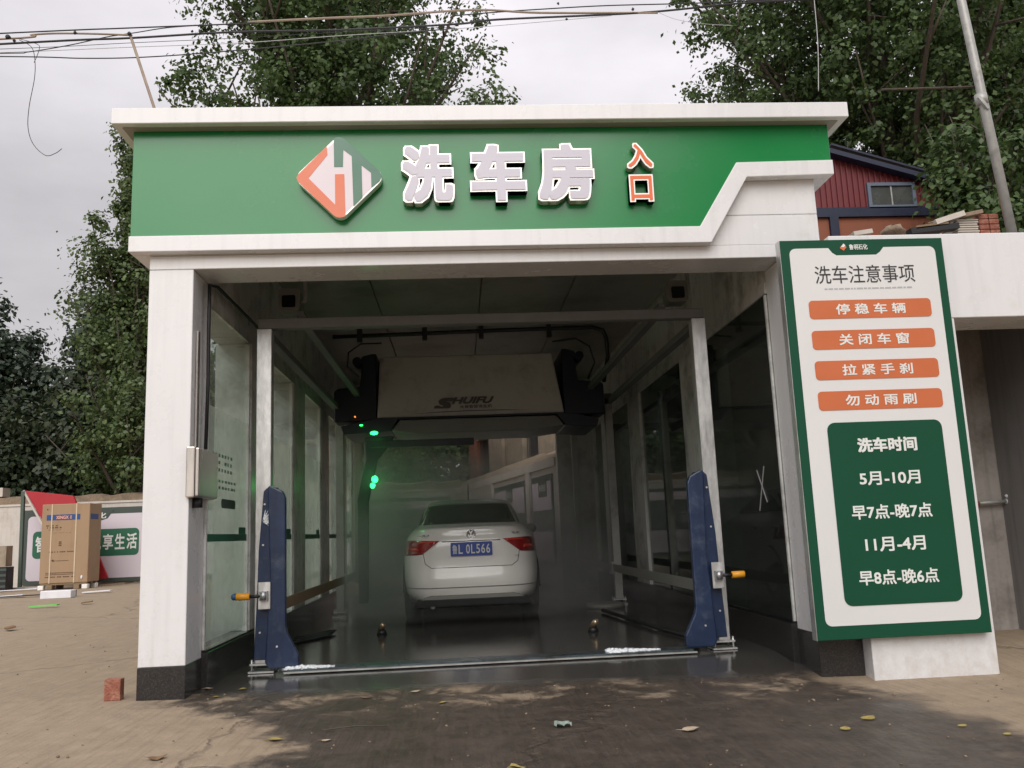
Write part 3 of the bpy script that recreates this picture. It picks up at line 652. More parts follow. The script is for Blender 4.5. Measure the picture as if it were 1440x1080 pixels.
t0.build('machine_lettering', M['badge'], cov)
MB().prism([(1.55, 2.497), (1.9, 2.517), (2.3, 2.524), (2.7, 2.520), (3.05, 2.507), (2.7, 2.512), (2.3, 2.514), (1.9, 2.507)], onface(2.5)-.006, onface(2.5)-.003).build('swoosh', M['swoosh'], cov)
MB().tube([(.84, 4.99, 2.48), (.84, 4.955, 2.48)], .010, 8).build('indicator', M['ledred'], mc)
arm = thing('spray_arm', 'navy L shaped spray arm hanging from the wash machine', 'spray arm', (1.0, 5.2, 2.2))
MB().box(.98, 2.33, 5.14, 5.26, 2.10, 2.185).build('horizontal_arm', M['navydark'], arm, bev=.008)
MB().prism([(.94, 2.24), (1.32, 2.24), (1.24, 2.12), (1.10, 1.95), (1.02, 1.62), (.975, 1.42), (.955, .18), (.84, .18), (.84, 1.45), (.88, 1.65), (.95, 1.95)], 5.15, 5.25).build('vertical_arm', M['navydark'], arm, bev=.012)
lp = []
for px, py, Y in ((526, 609, 4.94), (508, 598, 4.94), (527, 674, 5.10), (524, 683, 5.10)):
    lp.append(at(px, py, Y))
for k, p in enumerate(lp):
    rr = (.042, .018, .046, .036)[k]
    b = MB().blob(tuple(p), (rr*(1.2 if k < 2 else .9), rr*.6, rr*(.6 if k < 2 else 1)), 10); b.build('green_lamp', M['led'], arm)
for p, e in ((lp[2], .8),):
    ld = bpy.data.lights.new('green_lamp_glow', 'POINT'); ld.energy = e; ld.color = (.03, 1, .16); ld.shadow_soft_size = .04
    lo = bpy.data.objects.new('green_lamp_glow', ld); col.objects.link(lo); lo.location = (p[0]+.02, p[1]-.06, p[2]-.02)
# supply pipes under the ceiling
pp = thing('supply_pipe', 'black water pipe clamped under the ceiling above the machine', 'pipe', (2.3, 4.6, 3.4))
MB().tube([(.62, 4.6, 3.43), (1.5, 4.6, 3.44), (2.6, 4.6, 3.46), (3.85, 4.6, 3.47), (3.98, 4.6, 3.43), (4.02, 4.6, 3.33), (4.03, 4.62, 3.1), (4.03, 5.0, 2.85)], .026, 10).build('pipe_run', M['black'], pp)
for x in (.95, 1.75, 2.45, 3.3): MB().box(x-.03, x+.03, 4.56, 4.64, 3.36, 3.614).build('pipe_clamp', M['black'], pp)
pp = thing('hose_loop', 'thin dark hose looping beside the right end of the machine', 'hose', (3.9, 4.8, 3))
MB().tube([(3.35, 4.75, 3.33), (3.65, 4.72, 3.36), (3.82, 4.72, 3.25), (3.88, 4.75, 3.05), (3.80, 4.85, 2.86)], .012, 8).build('hose_run', M['black'], pp)
tag(MB().tube([(.92, 4.75, 2.95), (.78, 4.72, 3.08), (.80, 4.7, 3.25), (.95, 4.72, 3.36), (1.2, 4.8, 3.38)], .010, 8).build('hose_loop', M['black']), 'thin dark hose looping beside the left end of the machine', 'hose')

# ---------------------------------------------------------------- the car
def make_car(X0, Y0):
    car = thing('sedan_car', 'white four-door sedan being washed, seen from behind', 'car', (X0, Y0, 0))
    # rings: z, rear y, front y, half width, exponent
    RG = [(.20, .10, 4.25, .70, 4.5), (.25, .05, 4.33, .765, 5), (.33, .018, 4.38, .800, 5.2), (.42, .0, 4.40, .815, 5.2), (.50, .004, 4.40, .822, 5.2), (.555, .022, 4.38, .823, 5.2),
          (.62, .038, 4.36, .822, 5.2), (.72, .042, 4.33, .818, 5.2), (.80, .040, 4.25, .812, 5.0), (.88, .046, 3.9, .800, 4.8), (.94, .060, 3.55, .775, 4.4), (.985, .075, 3.40, .745, 4.2), (1.02, .070, 3.30, .715, 4.0), (1.045, .085, 3.26, .690, 4.0), (1.058, .16, 3.24, .675, 3.8),
          (1.075, .40, 3.20, .655, 3.6), (1.12, .50, 3.05, .640, 3.4), (1.20, .66, 2.80, .612, 3.3), (1.28, .85, 2.52, .578, 3.2), (1.345, 1.03, 2.30, .540, 3.1), (1.385, 1.22, 2.15, .490, 3.0), (1.41, 1.42, 2.02, .40, 3.0), (1.418, 1.58, 1.9, .25, 3.0)]
    NS = 72
    def ringpt(z, th):
        zs = [r[0] for r in RG]; g = [np.interp(z, zs, [r[i] for r in RG]) for i in range(1, 5)]
        yr, yf, wd, n = g; yc, a = (yr+yf)/2, (yf-yr)/2
        sx_, cx_ = math.sin(th), -math.cos(th)
        return (wd*math.copysign(abs(sx_)**(2/n), sx_), yc+a*math.copysign(abs(cx_)**(2/n), cx_))
    def rear_y(x, z):
        zs = [r[0] for r in RG]; yr, yf, wd, n = [np.interp(z, zs, [r[i] for r in RG]) for i in range(1, 5)]
        yc, a = (yr+yf)/2, (yf-yr)/2; q = min(.9999, abs(x)/wd)
        return yc-a*(1-q**n)**(1/n)
    body = MB(); vs = []
    for r_ in RG:
        for k in range(NS):
            x, y = ringpt(r_[0], 2*math.pi*k/NS); vs.append((X0+x, Y0+y, r_[0]))
    fs = [(i*NS+k, i*NS+(k+1) % NS, (i+1)*NS+(k+1) % NS, (i+1)*NS+k) for i in range(len(RG)-1) for k in range(NS)]
    body.add(vs, fs, 0, True)
    body.add([vs[(len(RG)-1)*NS+k] for k in range(NS)], [tuple(range(NS))], 0, True)
    body.add([vs[k] for k in range(NS)], [tuple(range(NS-1, -1, -1))], 0, False)
    bo = body.build('body', M['carpaint'], car)
    def patch(poly, off, name, mat, par, nx=14, nz=8, clipx=None):
        """quad patch on the rear skin; poly=(TL,TR,BR,BL) in x,z relative to the car"""
        (ax, az), (bx, bz), (cx_, cz), (dx, dz) = poly; g = MB(); V = []
        for j in range(nz+1):
            v = j/nz
            for i in range(nx+1):
                u = i/nx; x = (ax+(bx-ax)*u)*(1-v)+(dx+(cx_-dx)*u)*v; z = (az+(bz-az)*u)*(1-v)+(dz+(cz-dz)*u)*v
                V.append((X0+x, Y0+rear_y(x, z)-off, z))
        m_ = len(V); V2 = [(p[0], p[1]+.02, p[2]) for p in V]
        F = [(j*(nx+1)+i, j*(nx+1)+i+1, (j+1)*(nx+1)+i+1, (j+1)*(nx+1)+i) for j in range(nz) for i in range(nx)]
        rim = [i for i in range(nx+1)]+[(j+1)*(nx+1)-1 for j in range(1, nz+1)]+[nz*(nx+1)+i for i in range(nx-1, -1, -1)]+[j*(nx+1) for j in range(nz-1, 0, -1)]
        F += [(rim[k], rim[(k+1) % len(rim)], m_+rim[(k+1) % len(rim)], m_+rim[k]) for k in range(len(rim))]
        g.add(V+V2, F, 0, True); return g.build(name, mat, par)
    rw = patch([(-.505, 1.352), (.505, 1.352), (.605, 1.095), (-.605, 1.095)], .008, 'rear_window', M['carglass'], car, 24, 10)
    def outline(zt, zb, x0, x1, name, mat, par, off=.003, wd=.004):
        g = MB(); pts = [(x0+.07, zt), (x0, (zt+zb)/2+.06), (x0+.03, zb+.05), (x0+.10, zb), (x1-.10, zb), (x1-.03, zb+.05), (x1, (zt+zb)/2+.06), (x1-.07, zt)]
        P = []
        for i in range(len(pts)-1):
            for k in range(10):
                x = pts[i][0]+(pts[i+1][0]-pts[i][0])*k/10; z = pts[i][1]+(pts[i+1][1]-pts[i][1])*k/10
                P.append((X0+x, Y0+rear_y(x, z)-off+.003, z))
        g.tube(P, wd, 5, cap=False); return g.build(name, mat, par)
    outline(.905, .605, -.555, .555, 'boot_gap', M['seam'], car)
    g = MB(); g.tube([(X0+x, Y0+rear_y(x, .893)-.001, .893) for x in np.linspace(-.33, .33, 14)], .005, 5); g.build('boot_trim', M['under'], car)
    g = MB(); g.tube([(X0+x, Y0+rear_y(x, .385)-.0, .385) for x in np.linspace(-.74, .74, 30)], .006, 5); g.build('bumper_crease', M['machinegrey'], car)
    g = MB(); g.tube([(X0+x, Y0+rear_y(x, 1.035)-.002, 1.035-.02*abs(x)) for x in np.linspace(-.66, .66, 30)], .008, 6); g.build('boot_lip', M['carpaint'], car)
    for s in (-1, 1):
        tl = patch([(s*.795 if s < 0 else .36, .925 if s < 0 else .905), (-.36 if s < 0 else .795, .905 if s < 0 else .925), (-.56 if s < 0 else .812, .76 if s < 0 else .745), (-.812 if s < 0 else .56, .745 if s < 0 else .76)], .010, 'tail_light', M['tail'], car, 18, 8)
        q = [(-.78, .84), (-.60, .83), (-.60, .80), (-.74, .795)]
        if s > 0: q = [(-q[1][0], q[1][1]), (-q[0][0], q[0][1]), (-q[3][0], q[3][1]), (-q[2][0], q[2][1])]
        patch(q, .0135, 'tail_segment', M['taillit'], tl, 6, 2)
        q = [(-.60, .91), (-.38, .905), (-.40, .885), (-.60, .885)]
        if s > 0: q = [(-q[1][0], q[1][1]), (-q[0][0], q[0][1]), (-q[3][0], q[3][1]), (-q[2][0], q[2][1])]
        patch(q, .0135, 'tail_segment', M['taillit'], tl, 6, 2)
    py = rear_y(.2, .8)+Y0
    pl = MB().prism(rrect(X0-.235, X0+.235, .728, .880, .01), py-.022, py-.012).build('number_plate', M['plate'], car)
    tx = MB(); letter_mb('鲁', (X0-.215, X0-.160, .752, .855), py-.024, bold=.01, mb=tx); letter_mb('L', (X0-.145, X0-.098, .752, .855), py-.024, bold=.015, mb=tx)
    for k, ch in enumerate('0L566'): letter_mb(ch, (X0-.060+k*.057, X0-.060+k*.057+.043, .752, .855), py-.024, bold=.012, mb=tx)
    tx.build('plate_characters', M['white'], pl)
    ey = rear_y(0, .975)+Y0
    g = MB(); g.tube([(X0+.050*math.cos(a), ey-.012, .968+.050*math.sin(a)) for a in np.linspace(0, 2*math.pi, 25)], .006, 6, cap=False)
    letter_mb('V', (X0-.022, X0+.022, .968, 1.006), ey-.013, bold=.02, mb=g); letter_mb('W', (X0-.036, X0+.036, .932, .966), ey-.013, bold=.02, mb=g)
    eb = g.build('emblem', M['badgechrome'], car)
    MB().tube([(X0, ey+.005, .968), (X0, ey-.008, .968)], .048, 20).build('emblem_disc', M['machinegrey'], eb)
    g = MB(); letter_mb('一汽-大众', (X0-.60, X0-.42, .950, .980), rear_y(.5, .965)+Y0-.012, bold=.02, mb=g); g.build('badge', M['badge'], car)
    g = MB(); letter_mb('宝来', (X0+.46, X0+.56, .955, .982), rear_y(.5, .965)+Y0-.012, bold=.02, mb=g); g.build('badge', M['badge'], car)
    g = MB(); letter_mb('1.6', (X0+.50, X0+.54, .705, .72), rear_y(.5, .71)+Y0-.010, bold=.02, mb=g); g.build('badge', M['badge'], car)
    # lower diffuser, underside, exhaust
    MB().prism([(X0-.60, .245), (X0-.52, .290), (X0-.46, .305), (X0+.46, .305), (X0+.52, .290), (X0+.60, .245)], Y0-.004, Y0+.2).build('diffuser', M['machinegrey'], car, bev=.005)
    MB().prism([(X0-.66, .190), (X0-.62, .262), (X0+.62, .262), (X0+.66, .190)], Y0-.010, Y0+.2).build('under_shadow', M['under'], car)  # black strip standing in for the shade below the bumper
    MB().box(X0-.70, X0+.70, Y0+.25, Y0+4.1, .15, .235).build('underbody', M['under'], car)
    MB().tube([(X0-.45, Y0+.05, .185), (X0-.45, Y0+.5, .19)], .028, 10).build('exhaust', M['galvdull'], car)
    for yy_ in (.92, 3.52):
        for s in (-1, 1):
            xw = X0+s*.70; P = [(xw, Y0+yy_, .31)]
            wh = MB(); x0_, x1_ = xw-.10, xw+.10
            wh.tube([(x0_, Y0+yy_, .31), (x0_+.012, Y0+yy_, .31), (x1_-.012, Y0+yy_, .31), (x1_, Y0+yy_, .31)], [.28, .31, .31, .28], 28)
            wo_ = wh.build('wheel', M['tyre'], car); xo = xw+s*.101
            rm = MB().tube([(xo-s*.02, Y0+yy_, .31), (xo+s*.004, Y0+yy_, .31)], [.2, .195], 20); rm.build('rim', M['rim'], wo_)
            # wheel arch lip
            ar = MB().tube([(X0+s*.795, Y0+yy_+.36*math.cos(a), .31+.36*math.sin(a)) for a in np.linspace(.05, math.pi-.05, 16)], .018, 6); ar.build('wheel_arch', M['under'], car)
    for s in (-1, 1):
        m_ = MB(); m_.blob((X0+s*.90, Y0+2.85, 1.02), (.10, .07, .07), 12); m_.bar((X0+s*.74, Y0+2.85, .98), (X0+s*.86, Y0+2.85, 1.0), .05, .04); m_.build('mirror', M['carpaint'], car)
        # side glass
        g = MB(); V = []; zz = np.linspace(1.10, 1.335, 6); yy2 = np.linspace(0, 1, 20)
        zs = [r[0] for r in RG]
        for z in zz:
            yr, yf, wd, n = [np.interp(z, zs, [r[i] for r in RG]) for i in range(1, 5)]
            y0_, y1_ = yr+.42, yf-.35
            for q in yy2:
                y = y0_+(y1_-y0_)*q; yc, a = (yr+yf)/2, (yf-yr)/2
                V.append((X0+s*(wd*(1-(abs(y-yc)/a)**n)**(1/n)+.006), Y0+y, z))
        g.add(V, [(j*20+i, j*20+i+1, (j+1)*20+i+1, (j+1)*20+i) for j in range(5) for i in range(19)], 0, True); g.build('side_window', M['carglass'], car)
    MB().tube([(X0, Y0+1.40, 1.41), (X0, Y0+1.25, 1.60)], [.006, .003], 6).build('antenna', M['black'], car)
    return car
make_car(2.235, 4.0)

# ---------------------------------------------------------------- mist of the wash
m, nt, B = newmat('water_mist'); nt.nodes.remove(B); N = nt.nodes.new; L = nt.links.new
vo = N('ShaderNodeVolumePrincipled'); vo.inputs['Color'].default_value = (.95, .96, .94, 1); vo.inputs['Anisotropy'].default_value = .3
tc = N('ShaderNodeTexCoord'); nz = N('ShaderNodeTexNoise'); nz.inputs['Scale'].default_value = 1.1; nz.inputs['Detail'].default_value = 3; L(tc.outputs['Object'], nz.inputs[0])
mr = N('ShaderNodeMapRange'); mr.inputs['From Min'].default_value = .38; mr.inputs['From Max'].default_value = .7; mr.inputs['To Min'].default_value = .22; mr.inputs['To Max'].default_value = 1.7
L(nz.outputs[0], mr.inputs['Value']); sp = N('ShaderNodeSeparateXYZ'); L(tc.outputs['Object'], sp.inputs[0])
mz = N('ShaderNodeMapRange'); mz.inputs['From Min'].default_value = 2.35; mz.inputs['From Max'].default_value = .3; mz.inputs['To Max'].default_value = 1.25; L(sp.outputs['Z'], mz.inputs['Value'])
mxx = N('ShaderNodeMapRange'); mxx.inputs['From Min'].default_value = .9; mxx.inputs['From Max'].default_value = 3.9; mxx.inputs['To Min'].default_value = 1.35; mxx.inputs['To Max'].default_value = .5; L(sp.outputs['X'], mxx.inputs['Value'])
mm0 = N('ShaderNodeMath'); mm0.operation = 'MULTIPLY'; L(mr.outputs[0], mm0.inputs[0]); L(mxx.outputs[0], mm0.inputs[1])
myy = N('ShaderNodeMapRange'); myy.inputs['From Min'].default_value = 3.8; myy.inputs['From Max'].default_value = 5.8; myy.inputs['To Min'].default_value = .24; myy.inputs['To Max'].default_value = 1.1; L(sp.outputs['Y'], myy.inputs['Value'])
mm1 = N('ShaderNodeMath'); mm1.operation = 'MULTIPLY'; L(mm0.outputs[0], mm1.inputs[0]); L(myy.outputs[0], mm1.inputs[1]); mm0 = mm1
mm = N('ShaderNodeMath'); mm.operation = 'MULTIPLY'; L(mm0.outputs[0], mm.inputs[0]); L(mz.outputs[0], mm.inputs[1])
L(mm.outputs[0], vo.inputs['Density']); L(vo.outputs[0], nt.nodes['Material Output'].inputs['Volume'])
mist = MB().box(.72, 4.02, 3.8, 9.15, .03, 2.45).build('spray_mist', m)
tag(mist, 'pale water mist drifting around the white car', 'mist', kind='stuff')

# ---------------------------------------------------------------- notice board and the white side portal
PYL = -.125
pt = thing('side_portal', 'white panelled post and beam joined to the right side of the bay', 'portal', (5.2, 0, -.1))
MB().box(4.822, 5.685, PYL, .30, -.14, 2.352).build('post', M['panel'], pt, bev=.004)
MB().box(4.822, 11.5, PYL, .30, 2.355, 2.985).build('beam', M['panel'], pt, bev=.005)
MB().box(4.95, 11.5, .302, 2.4, 2.70, 2.95).build('roof_slab', M['cellwall'], pt)
nb = thing('notice_board', 'tall white notice board with green border and orange bars', 'notice board', (5.02, -.2, .18))
YB = -.20
MB().box(4.428, 5.622, YB, PYL-.003, .183, 2.930).build('board_panel', M['signgreen'], nb, bev=.003)
def pxr(x0, y0, x1, y1, Yp=YB):
    a = at(x0, (y0+y1)/2+(.02*(x1-x0)), Yp); b = at(x1, (y0+y1)/2-(.02*(x1-x0)), Yp)
    return a, b
MB().box(4.424, 4.4275, YB-.001, PYL-.003, .183, 2.93).build('board_edge', M['galv'], nb)
wp = [(4.492, .27), (5.560, .27), (5.560, 2.865)]
# white field with the notch for the header tab
xl, xr, zb, zt = 4.492, 5.560, .272, 2.868
P = rrect(xl, xr, zb, zt, .045)
P = [p for p in P]
top = [(xl+.60+.09, zt), (xl+.60+.06, zt-.035), (xl+.60+.03, zt-.055), (xl+.36-.02, zt-.055), (xl+.36-.05, zt-.035), (xl+.36-.075, zt)]
n6 = 6
Q = P[:n6]+top+P[n6:]
MB().prism(Q, YB-.003, YB-.0008).build('white_field', M['signwhite'], nb)
MB().prism(rrect(4.635, 5.448, .395, 1.62, .055), YB-.0062, YB-.0035).build('green_field', M['signgreen'], nb)
rows = [(2.352, 2.485, '停 稳 车 辆'), (2.133, 2.268, '关 闭 车 窗'), (1.918, 2.052, '拉 紧 手 刹'), (1.705, 1.838, '勿 动 雨 刷')]
YT = YB-.0075
def put(text, x0, x1, z0, z1, mat, bold=.02, y=None, name='lettering', par=None):
    return letter_mb(text, (x0, x1, z0, z1), y or YT, bold=bold).build(name, mat, par or nb)
for z0, z1, tx in rows:
    br_ = MB().prism(rrect(4.593, 5.478, z0, z1, .028), YB-.0062, YB-.0035).build('orange_bar', M['signorange'], nb)
    put(tx, 4.785, 5.290, z0+.028, z1-.028, M['white'], .018, par=br_)
put('洗车注意事项', 4.66, 5.388, 2.606, 2.738, M['ink'], .004, y=YB-.0042)
g = MB(); rnd = random.Random(3); x = 4.72
while x < 5.33:
    wv_ = rnd.uniform(.012, .05); g.box(x, x+wv_, YB-.0045, YB-.0038, 2.562, 2.573); x += wv_+.008
g.build('small_print', M['greyink'], nb)
for z0, z1, tx, a, b, bo in ((1.41, 1.508, '洗车时间', 4.833, 5.253, .035), (1.185, 1.277, '5月-10月', 4.823, 5.250, .02), (.958, 1.055, '早7点-晚7点', 4.745, 5.305, .02), (.742, .837, '11月-4月', 4.815, 5.232, .02), (.525, .622, '早8点-晚6点', 4.748, 5.297, .02)):
    put(tx, a, b, z0, z1, M['white'], bo)
put('鲁明石化', 4.930, 5.065, 2.852, 2.893, M['white'], .02, y=YB-.004)
g = MB(); g.prism([(4.870, 2.875), (4.892, 2.900), (4.905, 2.885), (4.892, 2.872)], YB-.0042, YB-.0036); g.build('header_mark', M['white'], nb)
MB().prism([(4.862, 2.866), (4.868, 2.876), (4.892, 2.870), (4.902, 2.882), (4.912, 2.872), (4.888, 2.846)], YB-.0042, YB-.0036).build('header_mark', M['logored'], nb)

# recess right of the board: cement walls, pipe and tap
cw = thing('annex_wall', 'grey cement walls of the recess under the white beam', 'wall', (6, 1.2, 0))
MB().box(4.95, 6.88, 1.25, 1.45, -.12, 2.695).build('back_wall', M['cellwall'], cw)
MB().box(5.3, 5.5, 1.453, 9.6, -.12, 3.3).build('long_wall', M['cellwall'], cw)
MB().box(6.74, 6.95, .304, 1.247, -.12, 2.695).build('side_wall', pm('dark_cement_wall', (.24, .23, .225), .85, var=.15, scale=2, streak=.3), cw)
tp = thing('wall_tap', 'white plastic pipe and tap on the cement wall in the recess', 'tap', (6.6, 1.1, 1.0))
p0 = at(1372, 708, 1.19); p1 = at(1414, 705, 1.19)
MB().tube([tuple(p0), tuple(p1)], .016, 8).build('pipe', M['galvdull'], tp)
MB().blob(tuple(p0+np.array([0, -.01, 0])), (.03, .03, .03), 8, jit=.2).build('pipe_joint', M['rust'], tp)
MB().tube([tuple(p1), tuple(p1+np.array([.10, 0, 0]))], .022, 10).tube([tuple(p1+np.array([.045, 0, .0])), tuple(p1+np.array([.045, -.03, -.06]))], .015, 8).tube([tuple(p1+np.array([.03, 0, .02])), tuple(p1+np.array([-.0, -.02, .05]))], .012, 8).tube([tuple(p1+np.array([.03, 0, .05])), tuple(p1+np.array([.09, 0, .045]))], .010, 8).build('tap_body', M['tapwhite'], tp)

# ---------------------------------------------------------------- junk on the annex roof
def pj_box(px0, py0, px1, py1, Y, dep):
    a = at(px0, py1, Y); b = at(px1, py0, Y); return a[0], b[0], Y, Y+dep, a[2], b[2]
Yj = 1.6; zr = 2.985
def plank(label, a, b, w_, h_, mat, grp=None):
    tag(MB().bar(tuple(at(*a, Yj)), tuple(at(*b, Yj)), w_, h_).build('plank', mat), label, 'plank', grp)
MB().box(5.0, 11.5, 1.3, 2.7, 2.953, 3.02).build('roof_ledge', M['cellwall'], pt)
x0, x1, y0, y1, z0, z1 = pj_box(1347, 307, 1375, 330, Yj, .3)
st = thing('tile_stack', 'stack of pale roof tiles on the annex roof beside the steel pole', 'tile stack', (x0, Yj, z0))
nt_ = 7
for k in range(nt_):
    dz = (z1-z0)/nt_; o_ = random.uniform(-.01, .01); MB().box(x0+o_, x1+o_, Yj, Yj+.3, z0+k*dz+.003, z0+(k+1)*dz-.004).build('tile', M['tile'], st, bev=.003)
x0, x1, y0, y1, z0, z1 = pj_box(1379, 300, 1404, 330, Yj, .3)
st = thing('brick_stack', 'stack of red bricks on the annex roof beside the pale tiles', 'brick stack', (x0, Yj, z0))
for k in range(4):
    for q in range(2):
        dz = (z1-z0)/4; wq = (x1-x0)/2; MB().box(x0+q*wq+.004, x0+(q+1)*wq-.004, Yj, Yj+.2, z0+k*dz+.003, z0+(k+1)*dz-.003).build('brick', M['brick'], st, bev=.004)
plank('pale board leaning up on the annex roof towards the tiles', (1312, 315), (1352, 302), .12, .05, M['tile'])
plank('rusty board lying across the roof junk above the tiles', (1350, 305), (1378, 299), .10, .035, M['coping'])
plank('long dark beam lying low on the annex roof', (1278, 327), (1345, 319), .10, .055, M['black'])
plank('grey plank lying on the annex roof above the notice board', (1285, 322), (1330, 316), .10, .03, M['timber'])
plank('pale slab lying near the left end of the annex roof', (1196, 332), (1222, 328), .15, .04, M['tile'])
b = at(1255, 325, Yj); tag(MB().blob(tuple(b), (.10, .12, .055), 10, jit=.25, seed=5).build('rubble_sack', M['coping']), 'crumpled brown sack on the annex roof above the board', 'sack')
cv = [tuple(at(x, y, Yj)) for x, y in ((1305, 314), (1315, 311), (1322, 318), (1327, 330))]
tag(MB().tube(cv, .008, 6).build('bent_rod', M['timber']), 'thin bent rod curling over the roof junk', 'rod')

# ---------------------------------------------------------------- red shed behind
YS = 6.0
def S(px, py): p = at(px, py, YS); return (p[0], p[2])
sh = thing('red_shed', 'red corrugated steel shed with navy trim behind the annex', 'shed', (9, YS, 0))
zs_ = S(1200, 292)[1]; xL = S(1120, 300)[0]; xR = S(1425, 315)[0]
apex = S(1168, 211); e1 = S(1318, 257); slope = (e1[1]-apex[1])/(e1[0]-apex[0])
def roofz(x): return apex[1]+slope*(x-apex[0]) if x > apex[0] else apex[1]-.02*(apex[0]-x)
zt0 = S(1200, 302)[1]
x = xL; k = 0
wx0, wz1 = S(1222, 263); wx1, wz0 = S(1283, 289)
while x < xR:
    x2 = x+.085; seg = [(x, x+.05, 0.), (x+.05, x+.068, .03), (x+.068, x2, .0)]
    for a_, b_, d_ in seg:
        zlo = zt0
        def strip(z0a, top=True):
            za, zb_ = roofz(a_)-.02, roofz(b_)-.02
            return za, zb_
        za, zb_ = roofz(a_)-.02, roofz(b_)-.02
        if min(za, zb_) <= zlo+.02: continue
        mbs = globals().setdefault('_shed', MB())
        if b_ > wx0-.03 and a_ < wx1+.03:
            mbs.prism([(a_, wz1+.03), (b_, wz1+.03), (b_, zb_), (a_, za)], YS-d_, YS+.1)
        else:
            mbs.prism([(a_, zlo), (b_, zlo), (b_, zb_), (a_, za)], YS-d_, YS+.1)
    x = x2
_shed.build('corrugated_wall', M['shedred'], sh)
MB().bar((apex[0]-.4, YS-.1, apex[1]+.01), (xR, YS-.1, roofz(xR)), .16, .07, up=(0, 0, 1)).build('roof_edge', M['shednavy'], sh)
MB().box(xL, xR, YS-.05, YS+.12, S(1200, 306)[1], S(1200, 293)[1]).build('trim_band', M['shednavy'], sh)
MB().box(xL, xR, YS+.0, YS+.12, 0, S(1200, 306)[1]-.003).build('lower_wall', M['shedorange'], sh)
px_ = S(1166, 320)[0]; px2 = S(1178, 320)[0]; MB().box(px_, px2, YS-.06, YS-.003, 0, S(1200, 306)[1]-.004).build('corner_post', M['shednavy'], sh)
wn = MB()
f_ = .05
wn.box(wx0-f_, wx1+f_, YS-.05, YS-.002, wz1, wz1+f_); wn.box(wx0-f_, wx1+f_, YS-.05, YS-.002, wz0-f_, wz0); wn.box(wx0-f_, wx0, YS-.05, YS-.002, wz0, wz1); wn.box(wx1, wx1+f_, YS-.05, YS-.002, wz0, wz1)
wf = wn.build('window', pm('grey_blue_frame', (.12, .15, .20), .5), sh)
MB().box(wx0, wx1, YS-.02, YS+.06, wz0, wz1).build('pane', M['paneglass'], wf)
MB().box((wx0+wx1)/2-.01, (wx0+wx1)/2+.01, YS-.035, YS-.022, wz0, wz1).build('mullion', M['galvdull'], wf)
rs = MB()
rs.add([(apex[0], YS-.05, apex[1]+.06), (xR+.3, YS-.05, roofz(xR)+.05), (xR+.3, YS+4, roofz(xR)+.05), (apex[0], YS+4, apex[1]+.06), (apex[0], YS-.05, apex[1]+.09), (xR+.3, YS-.05, roofz(xR)+.08), (xR+.3, YS+4, roofz(xR)+.08), (apex[0], YS+4, apex[1]+.09)],
       [(0, 3, 2, 1), (4, 5, 6, 7), (0, 1, 5, 4), (1, 2, 6, 5), (2, 3, 7, 6), (3, 0, 4, 7)])
rs.build('roof_sheet', M['shednavy'], sh)

# steel pole on the annex roof
a = at(1423, 327, 1.5); b = at(1345, -30, 1.5); d = b-a
pl = MB().tube([tuple(a-d*.02), tuple(a+d*.6), tuple(b), tuple(b+d*.4)], [.044, .042, .040, .040], 14)
ph = thing('steel_pole', 'tall leaning galvanised pole rising from the annex roof', 'pole', tuple(a))
pl.build('pole_tube', M['galvdull'], ph)
c_ = at(1380, 140, 1.5); MB().tube([tuple(c_+d*-.02), tuple(c_+d*.02)], .056, 12).bar(tuple(c_+np.array([-.06, -.05, 0])), tuple(c_+np.array([.02, -.05, -.12])), .03, .03).build('pole_joint', M['galvdull'], ph)
MB().tube([tuple(at(1240, 126, 1.55)), tuple(at(1378, 122, 1.55))], .011, 6).build('stay_rod', M['bark'], ph)

# ---------------------------------------------------------------- overhead cables
YW = 1.5
def cable(pts, r, lab, mat='black', name='overhead_cable', cat='cable', n=6, grp='cables strung across the sky'):
    P = [Vector(at(x, y, YW)) for x, y in pts]
    # smooth the run
    Q = []
    for i in range(len(P)-1):
        p0_ = P[max(i-1, 0)]; p1_ = P[i]; p2_ = P[i+1]; p3_ = P[min(i+2, len(P)-1)]
        for k in range(8):
            t_ = k/8; Q.append(.5*((2*p1_)+(-p0_+p2_)*t_+(2*p0_-5*p1_+4*p2_-p3_)*t_*t_+(-p0_+3*p1_-3*p2_+p3_)*t_**3))
    Q.append(P[-1]); o = MB().tube(Q, r, n).build(name, M[mat]); return tag(o, lab, cat, grp)
cable([(-900, 90), (0, 47), (178, 39.5), (344, 33), (352, 31)], .0062, 'topmost black cable crossing the sky at upper left')
cable([(350, 31), (460, 25.5), (543, 22), (667, 14), (760, 18), (925, 18)], .010, 'thick tan sheathed cable crossing in front of the central tree', 'bamboo')
cable([(-900, 115), (0, 62), (183, 53.5), (330, 45), (480, 42), (640, 34), (700, 27.5), (900, 18), (1050, 4), (1250, -8), (1900, -60)], .0095, 'thickest black cable running the whole width of the picture')
cable([(-300, 78), (0, 75), (40, 73), (100, 63), (150, 52), (190, 46), (235, 39), (290, 35)], .0045, 'slack black cable rising to join the topmost cable')
cable([(-500, 84), (0, 69), (180, 60.5), (344, 53), (480, 45), (640, 38)], .0026, 'upper of the two fine grey wires at left')
cable([(-500, 92), (0, 74), (180, 66.5), (344, 60), (480, 50), (640, 40.5), (760, 31), (860, 22)], .0030, 'lower of the two fine grey wires, reaching the bundle', 'greyink')
cable([(-500, 78), (0, 79.5), (120, 82), (210, 80), (330, 71), (480, 57), (560, 47), (640, 40)], .0052, 'lowest black cable sagging above the roof cap')
cable([(640, 22), (700, 17), (760, 13), (850, 8), (960, 5), (1060, 1), (1200, -6), (1700, -40)], .0055, 'upper black cable of the bundle at centre right')
cable([(925, 17), (950, 27), (985, 33), (1030, 36)], .0022, 'fine wire drooping towards the right tree', 'greyink')
